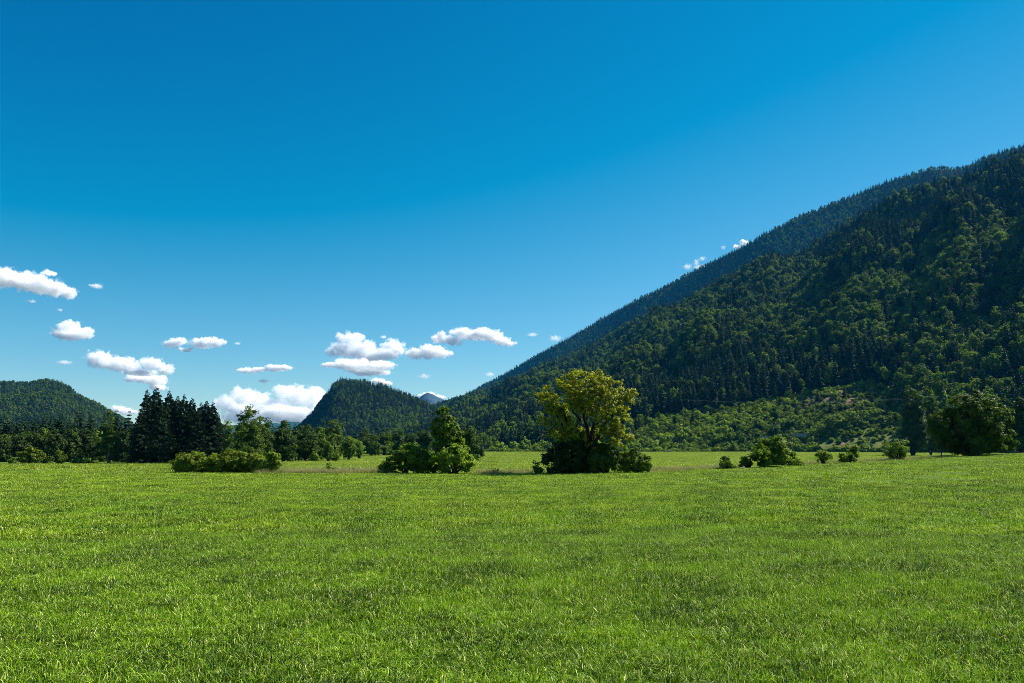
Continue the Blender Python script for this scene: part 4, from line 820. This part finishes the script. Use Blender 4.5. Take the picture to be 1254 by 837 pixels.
def grass_set(name, label, ms, cell, r0, r1, sc, umax=.86, cond=None, hgt=(.7, 1.35)):
    rg = np.random.RandomState(int(cell * 100)); n = int(r1 * 1.5 / cell) + 2; xs = np.arange(-n, n + 1) * cell; ys = np.arange(0, int(r1 / cell) + 2) * cell
    X, Y = np.meshgrid(xs, ys); X, Y = X.ravel(), Y.ravel(); r = np.hypot(X, Y); k = (r >= r0) & (r < r1) & (np.abs(X) < umax * Y + 3)
    if cond is not None: k &= cond(X, Y)
    X, Y = X[k], Y[k]; m = len(X); q = rg.randint(0, 4, m) * math.pi / 2 + rg.normal(0, .1, m); e = .5 * cell
    gx = (H(X + e, Y) - H(X - e, Y)) / (2 * e); gy = (H(X, Y + e) - H(X, Y - e)) / (2 * e)
    rot = np.zeros((m, 3)); c, s = np.cos(q), np.sin(q)   # tilt the patch to the ground
    rot[:, 0] = np.arctan(gy); rot[:, 1] = -np.arctan(gx); rot[:, 2] = q
    hz = hgt[0] + (hgt[1] - hgt[0]) * fbm(X / 3.5 + 7, Y / 3.5, 3) * 1.0 + rg.uniform(-.05, .05, m)
    scatter(name, label, 'grass', np.stack([X, Y, H(X, Y) + (.035 if cell > 3 else 0)], 1), rot, np.stack([np.full(m, sc), np.full(m, sc), hz], 1), rg.randint(0, len(ms), m), ms)
grass_set('foreground_grass', 'lush green meadow grass in the foreground', G0, 1.0, 2.0, 24, 1.0)
grass_set('meadow_grass', 'green meadow grass in the middle of the meadow', G1m, 2.0, 23.5, 52, 1.0)
def nearfield(X, Y): return Y < np.interp(X / np.maximum(Y, 1), EDGE[0], EDGE[1]) + 4
grass_set('meadow_edge_grass', 'green meadow grass reaching to the far edge of the meadow', G2m, 4.0, 50, 140, 1.0, .8, nearfield)
grass_set('far_field_grass', 'paler yellowish green grass of the far field', G3m, 12.0, 84, 640, 1.0, .8, lambda X, Y: (~nearfield(X, Y - 4)) & ~((X / Y < U(180)) & (Y > 190)) & ~((X / Y < U(400)) & (Y > 240)) & ~((X / Y < U(590)) & (Y > 620)))
# strip of dry tall grass along the drop between meadow and far field
def dry_strip():
    rg = np.random.RandomState(4); m = 900; px_ = np.concatenate([rg.uniform(318, 480, 380), rg.uniform(584, 655, 60), rg.uniform(795, 900, 160), rg.uniform(960, 1165, 300)]); m = len(px_)
    u, _ = ray(px_, 575); d = np.interp(u, EDGE[0], EDGE[1]) + rg.uniform(.5, 9, m); X, Y = u * d, d
    Gd = [patch('dry_tuft', 540 + k, 1.0, 170, .25, .62, .022, 2, [M_dry, M_flower], 12, 0) for k in range(4)]
    s = rg.uniform(.6, 1.15, m); scatter('dry_grass_strip', 'tall dry yellowish grass along the edge between meadow and far field', 'dry grass', np.stack([X, Y, H(X, Y)], 1), np.stack([0 * s, 0 * s, rg.rand(m) * 6.3], 1), np.stack([s, s, s], 1), rg.randint(0, 4, m), Gd)
dry_strip()

# ------------------------------------------------------------------ clouds: closed cauliflower bodies filled with even, bright droplets
def cloud_mat(name, lobes, dens, h, seed, soft=1.0):
    """droplet density: highest inside the cloud's own lobes (object space), frayed by three-dimensional noise"""
    m, t, N, L = newmat(name); tc = N('ShaderNodeTexCoord')
    def vm(op, a, b=None):
        x = N('ShaderNodeVectorMath'); x.operation = op
        for i, v in enumerate((a, b)):
            if v is None: continue
            if isinstance(v, tuple): x.inputs[i].default_value = v
            else: L(v, x.inputs[i])
        return x
    def mm(op, a, b, cl=False):
        x = N('ShaderNodeMath'); x.operation = op; x.use_clamp = cl
        for i, v in enumerate((a, b)):
            if isinstance(v, (int, float)): x.inputs[i].default_value = float(v)
            else: L(v, x.inputs[i])
        return x.outputs[0]
    P = tc.outputs['Object']; f = None
    for c, r in lobes:
        d = vm('LENGTH', vm('MULTIPLY', vm('SUBTRACT', P, tuple(float(q) for q in c)).outputs[0], tuple(float(1 / q) for q in r)).outputs[0]).outputs['Value']
        f = d if f is None else mm('MINIMUM', f, d)
    def nz(scale, det, off, rough=.55):
        n = N('ShaderNodeTexNoise'); n.inputs['Scale'].default_value = scale; n.inputs['Detail'].default_value = det; n.inputs['Roughness'].default_value = rough
        L(vm('ADD', P, (off, off * .7, -off)).outputs[0], n.inputs['Vector']); return n.outputs['Fac']
    n1 = mm('SUBTRACT', nz(1.25 / h, 8, seed * 97.0, .66), .5)
    e = mm('ADD', mm('SUBTRACT', .82, f), mm('MULTIPLY', n1, 2.6 * soft))
    d = mm('MULTIPLY', mm('MULTIPLY', e, 2.0, True), dens)
    v = N('ShaderNodeVolumePrincipled'); v.inputs['Color'].default_value = (1, 1, 1, 1); v.inputs['Anisotropy'].default_value = 0.0; L(d, v.inputs['Density'])
    o = N('ShaderNodeOutputMaterial'); L(v.outputs[0], o.inputs['Volume']); return m
def ico(sub):
    import bmesh
    bm = bmesh.new(); bmesh.ops.create_icosphere(bm, subdivisions=sub, radius=1.0); V = np.array([v.co[:] for v in bm.verts]); F = np.array([[v.index for v in f.verts] for f in bm.faces]); bm.free(); return V, F
IV, IF = ico(3)
def cloud(label, dist, lobes, seed, puff=1.0, dens=12., wisp=0.0, res=70, name='cloud', group=None, soft=1.0):
    """a closed body a little larger than the cloud, united from its lobes, holding the droplets"""
    rng = np.random.RandomState(seed); Yd = dist; m = Yd / FPX; cx = np.mean([l[0] for l in lobes]); cy = np.mean([l[1] for l in lobes]); o0 = P3(cx, cy, Yd)
    mb = MB(); S = []
    for l in lobes:
        c = P3(l[0], l[1], Yd) - o0 + [0, rng.uniform(-.3, .3) * l[2] * m, 0]; r = np.array([l[2], l[2] * .9, l[3]]) * m * 1.22; S.append((c, r * .9)); mb.add(IV * r * 1.36 + c, IF)
        if len(lobes) < 14 and puff >= 1:
            for q in range(3):
                d = rsph(rng, 1)[0]; d[2] = abs(d[2]) * .9 - .25; k = rng.uniform(.38, .6); c2 = c + d * r * rng.uniform(.6, .9); r2 = np.array([r[0] * k, r[1] * k, max(r[2] * k * 1.25, r[2] * .5)]); S.append((c2, r2)); mb.add(IV * r2 * 1.36 + c2, IF)
    o = obj(name, mb.mesh('cloud_body', []), None, o0.tolist())
    V = np.concatenate(mb.V); ext = V.max(0) - V.min(0)
    md = o.modifiers.new('r', 'REMESH'); md.mode = 'VOXEL'; md.voxel_size = float(ext[0] / res)
    dg = bpy.context.evaluated_depsgraph_get(); e = o.evaluated_get(dg).to_mesh(); n = len(e.vertices)
    v = np.empty(n * 3, np.float32); e.vertices.foreach_get('co', v)
    e.calc_loop_triangles(); f = np.empty(len(e.loop_triangles) * 3, np.int32); e.loop_triangles.foreach_get('vertices', f); o.evaluated_get(dg).to_mesh_clear(); o.modifiers.clear()
    h = np.mean([min(l[2], l[3]) for l in lobes]) * m
    o.data = mesh_from('cloud_body', v.reshape(-1, 3), [f.reshape(-1, 3)], [cloud_mat('cloud_droplets', S, dens / h, h, seed, soft)], smooth=False)
    return tag(o, label, 'cloud', group)
CLOUDS = [
 ('largest cloud at the left picture edge, with ragged right end', 9600, [(8, 341, 22, 13), (30, 344, 22, 12), (50, 350, 20, 10), (70, 354, 18, 10), (84, 359, 13, 8), (60, 334, 9, 4), (-20, 342, 20, 12)], 1, .3),
 ('small compact puffy cloud below the left edge cloud', 11200, [(88, 403, 13, 10), (78, 409, 14, 8), (101, 408, 12, 8), (88, 411, 20, 7)], 2, .2),
 ('two-humped white cloud above the dark spruce group', 13000, [(122, 440, 16, 11), (143, 446, 17, 10), (162, 450, 14, 9), (186, 446, 13, 9), (201, 453, 12, 7), (170, 456, 22, 5)], 3, .1),
 ('soft grey cloud scrap under the two-humped cloud', 13600, [(174, 464, 14, 5), (190, 466, 14, 7), (162, 463, 8, 4), (195, 475, 10, 4)], 4, .4),
 ('cloud piece just above the left hill slope', 15500, [(145, 501, 9, 5), (154, 504, 9, 5)], 5, .2),
 ('flat small cloud right of the two-humped cloud', 14200, [(209, 421, 11, 5), (220, 418, 9, 5), (247, 421, 15, 6), (264, 420, 11, 6), (229, 429, 8, 3)], 6, .3),
 ('thin flat cloud above the great cloud bank', 16000, [(303, 454, 10, 3.6), (317, 453, 9, 3), (338, 451, 12, 4.2), (350, 451, 9, 3.4)], 7, .2),
 ('great white cloud bank low on the horizon left of the middle hill', 20500, [(276, 494, 14, 12), (300, 486, 18, 12), (318, 494, 20, 14), (340, 500, 22, 14), (345, 480, 14, 9), (365, 486, 20, 14), (385, 490, 17, 15), (395, 500, 18, 14), (300, 508, 30, 14), (355, 510, 40, 12), (385, 483, 12, 10)], 8, .15),
 ('big heaped cloud above the middle hill', 14400, [(431, 415, 13, 8), (420, 428, 19, 10), (441, 431, 20, 12), (460, 436, 18, 9), (483, 427, 14, 11), (474, 435, 16, 7), (408, 433, 9, 6)], 9, .15),
 ('flat grey-based layer touching the middle hill top', 14900, [(422, 446, 18, 7), (446, 447, 20, 9), (466, 449, 15, 7), (405, 447, 9, 4), (450, 456, 22, 5)], 10, .3),
 ('smooth white cloud right of the big heaped cloud', 14400, [(510, 434, 15, 7), (530, 431, 18, 8), (544, 433, 9, 5)], 11, .2),
 ('arched white cloud farthest right in the group, with trailing right tail', 14000, [(541, 415, 11, 7), (552, 418, 10, 6), (566, 407, 13, 6), (580, 410, 16, 7), (598, 411, 17, 7), (614, 418, 12, 6), (623, 421, 8, 4)], 12, .25),
 ('small white cloud behind the distant peak', 16500, [(518, 485, 5, 3.4), (527, 483, 6, 3.2), (541, 487, 5, 2.6), (533, 486, 6, 3)], 13, .1),
 ('small cloud piece just behind the middle hill crest', 15500, [(462, 467, 9, 4), (474, 470, 7, 3)], 14, .1),
 ('bright cloud streak touching the far ridge', 11000, [(903, 302, 5, 3), (911, 298, 6, 3.6)], 15, .3)]
WISPS = [('tiny wisp right of the left edge cloud', 9800, [(119, 351, 5, 2.4), (114, 350, 4, 1)]), ('tiny wisp under the left edge cloud', 9800, [(38, 369, 3.5, 1.6)]), ('faint wisp above the compact puffy cloud', 10500, [(74, 380, 2.4, 1.4)]),
         ('small streak wisp above the left hill', 12500, [(79, 444, 6, 1.8)]), ('small wisp above the great cloud bank', 16000, [(323, 467, 6, 1.8)]), ('tiny wisp right of the flat small cloud', 14200, [(291, 421, 3, 1.3)]),
         ('small wisp low between the arched cloud and the distant peak', 14000, [(520, 461, 5, 2.4)]), ('tiny wisp right of the arched cloud', 13500, [(652, 410, 4.5, 1.8)]), ('small wisp touching the far ridge crest', 12500, [(680, 415, 6, 3)]),
         ('split ragged wisp over the far ridge crest', 11000, [(842, 327, 4.5, 2.6), (853, 322, 3, 4), (860, 317, 3.5, 2), (857, 327, 6, 2)]), ('tiny round wisp left of the bright ridge streak', 11000, [(886, 303, 2.2, 2.2)]), ('faint wisp above the big heaped cloud', 14400, [(470, 413, 3, 1.6)]),
         ('small wisp low over the far ridge foot', 13500, [(600, 459, 4, 2.2)])]
for n, (lb, d, lo, sd, wp) in enumerate(CLOUDS): cloud(lb, d, lo, sd, 1.0, 3.0, wp, 70)
for n, (lb, d, lo) in enumerate(WISPS): cloud(lb, d, [(l[0], l[1], l[2] * 1.35, l[3] * 1.3) for l in lo], 60 + n, .6, .55, .6, 40, 'cloud_wisp', 'small wisps', 1.5)

# ------------------------------------------------------------------ haze
HZ = 1050.0; HR = 8300.0
mb = MB(); mb.box((0, 0, (HZ - 12) / 2), (2 * HR, 2 * HR, HZ + 12)); hz = obj('haze', mb.mesh('haze', [])); hz['kind'] = 'stuff'
m, t, N, L = newmat('haze_air'); v = N('ShaderNodeVolumePrincipled'); v.inputs['Color'].default_value = (.03, .40, .95, 1); v.inputs['Density'].default_value = 2.6e-5; v.inputs['Anisotropy'].default_value = 0.2
o_ = N('ShaderNodeOutputMaterial'); L(v.outputs[0], o_.inputs['Volume']); hz.data.materials.append(m)
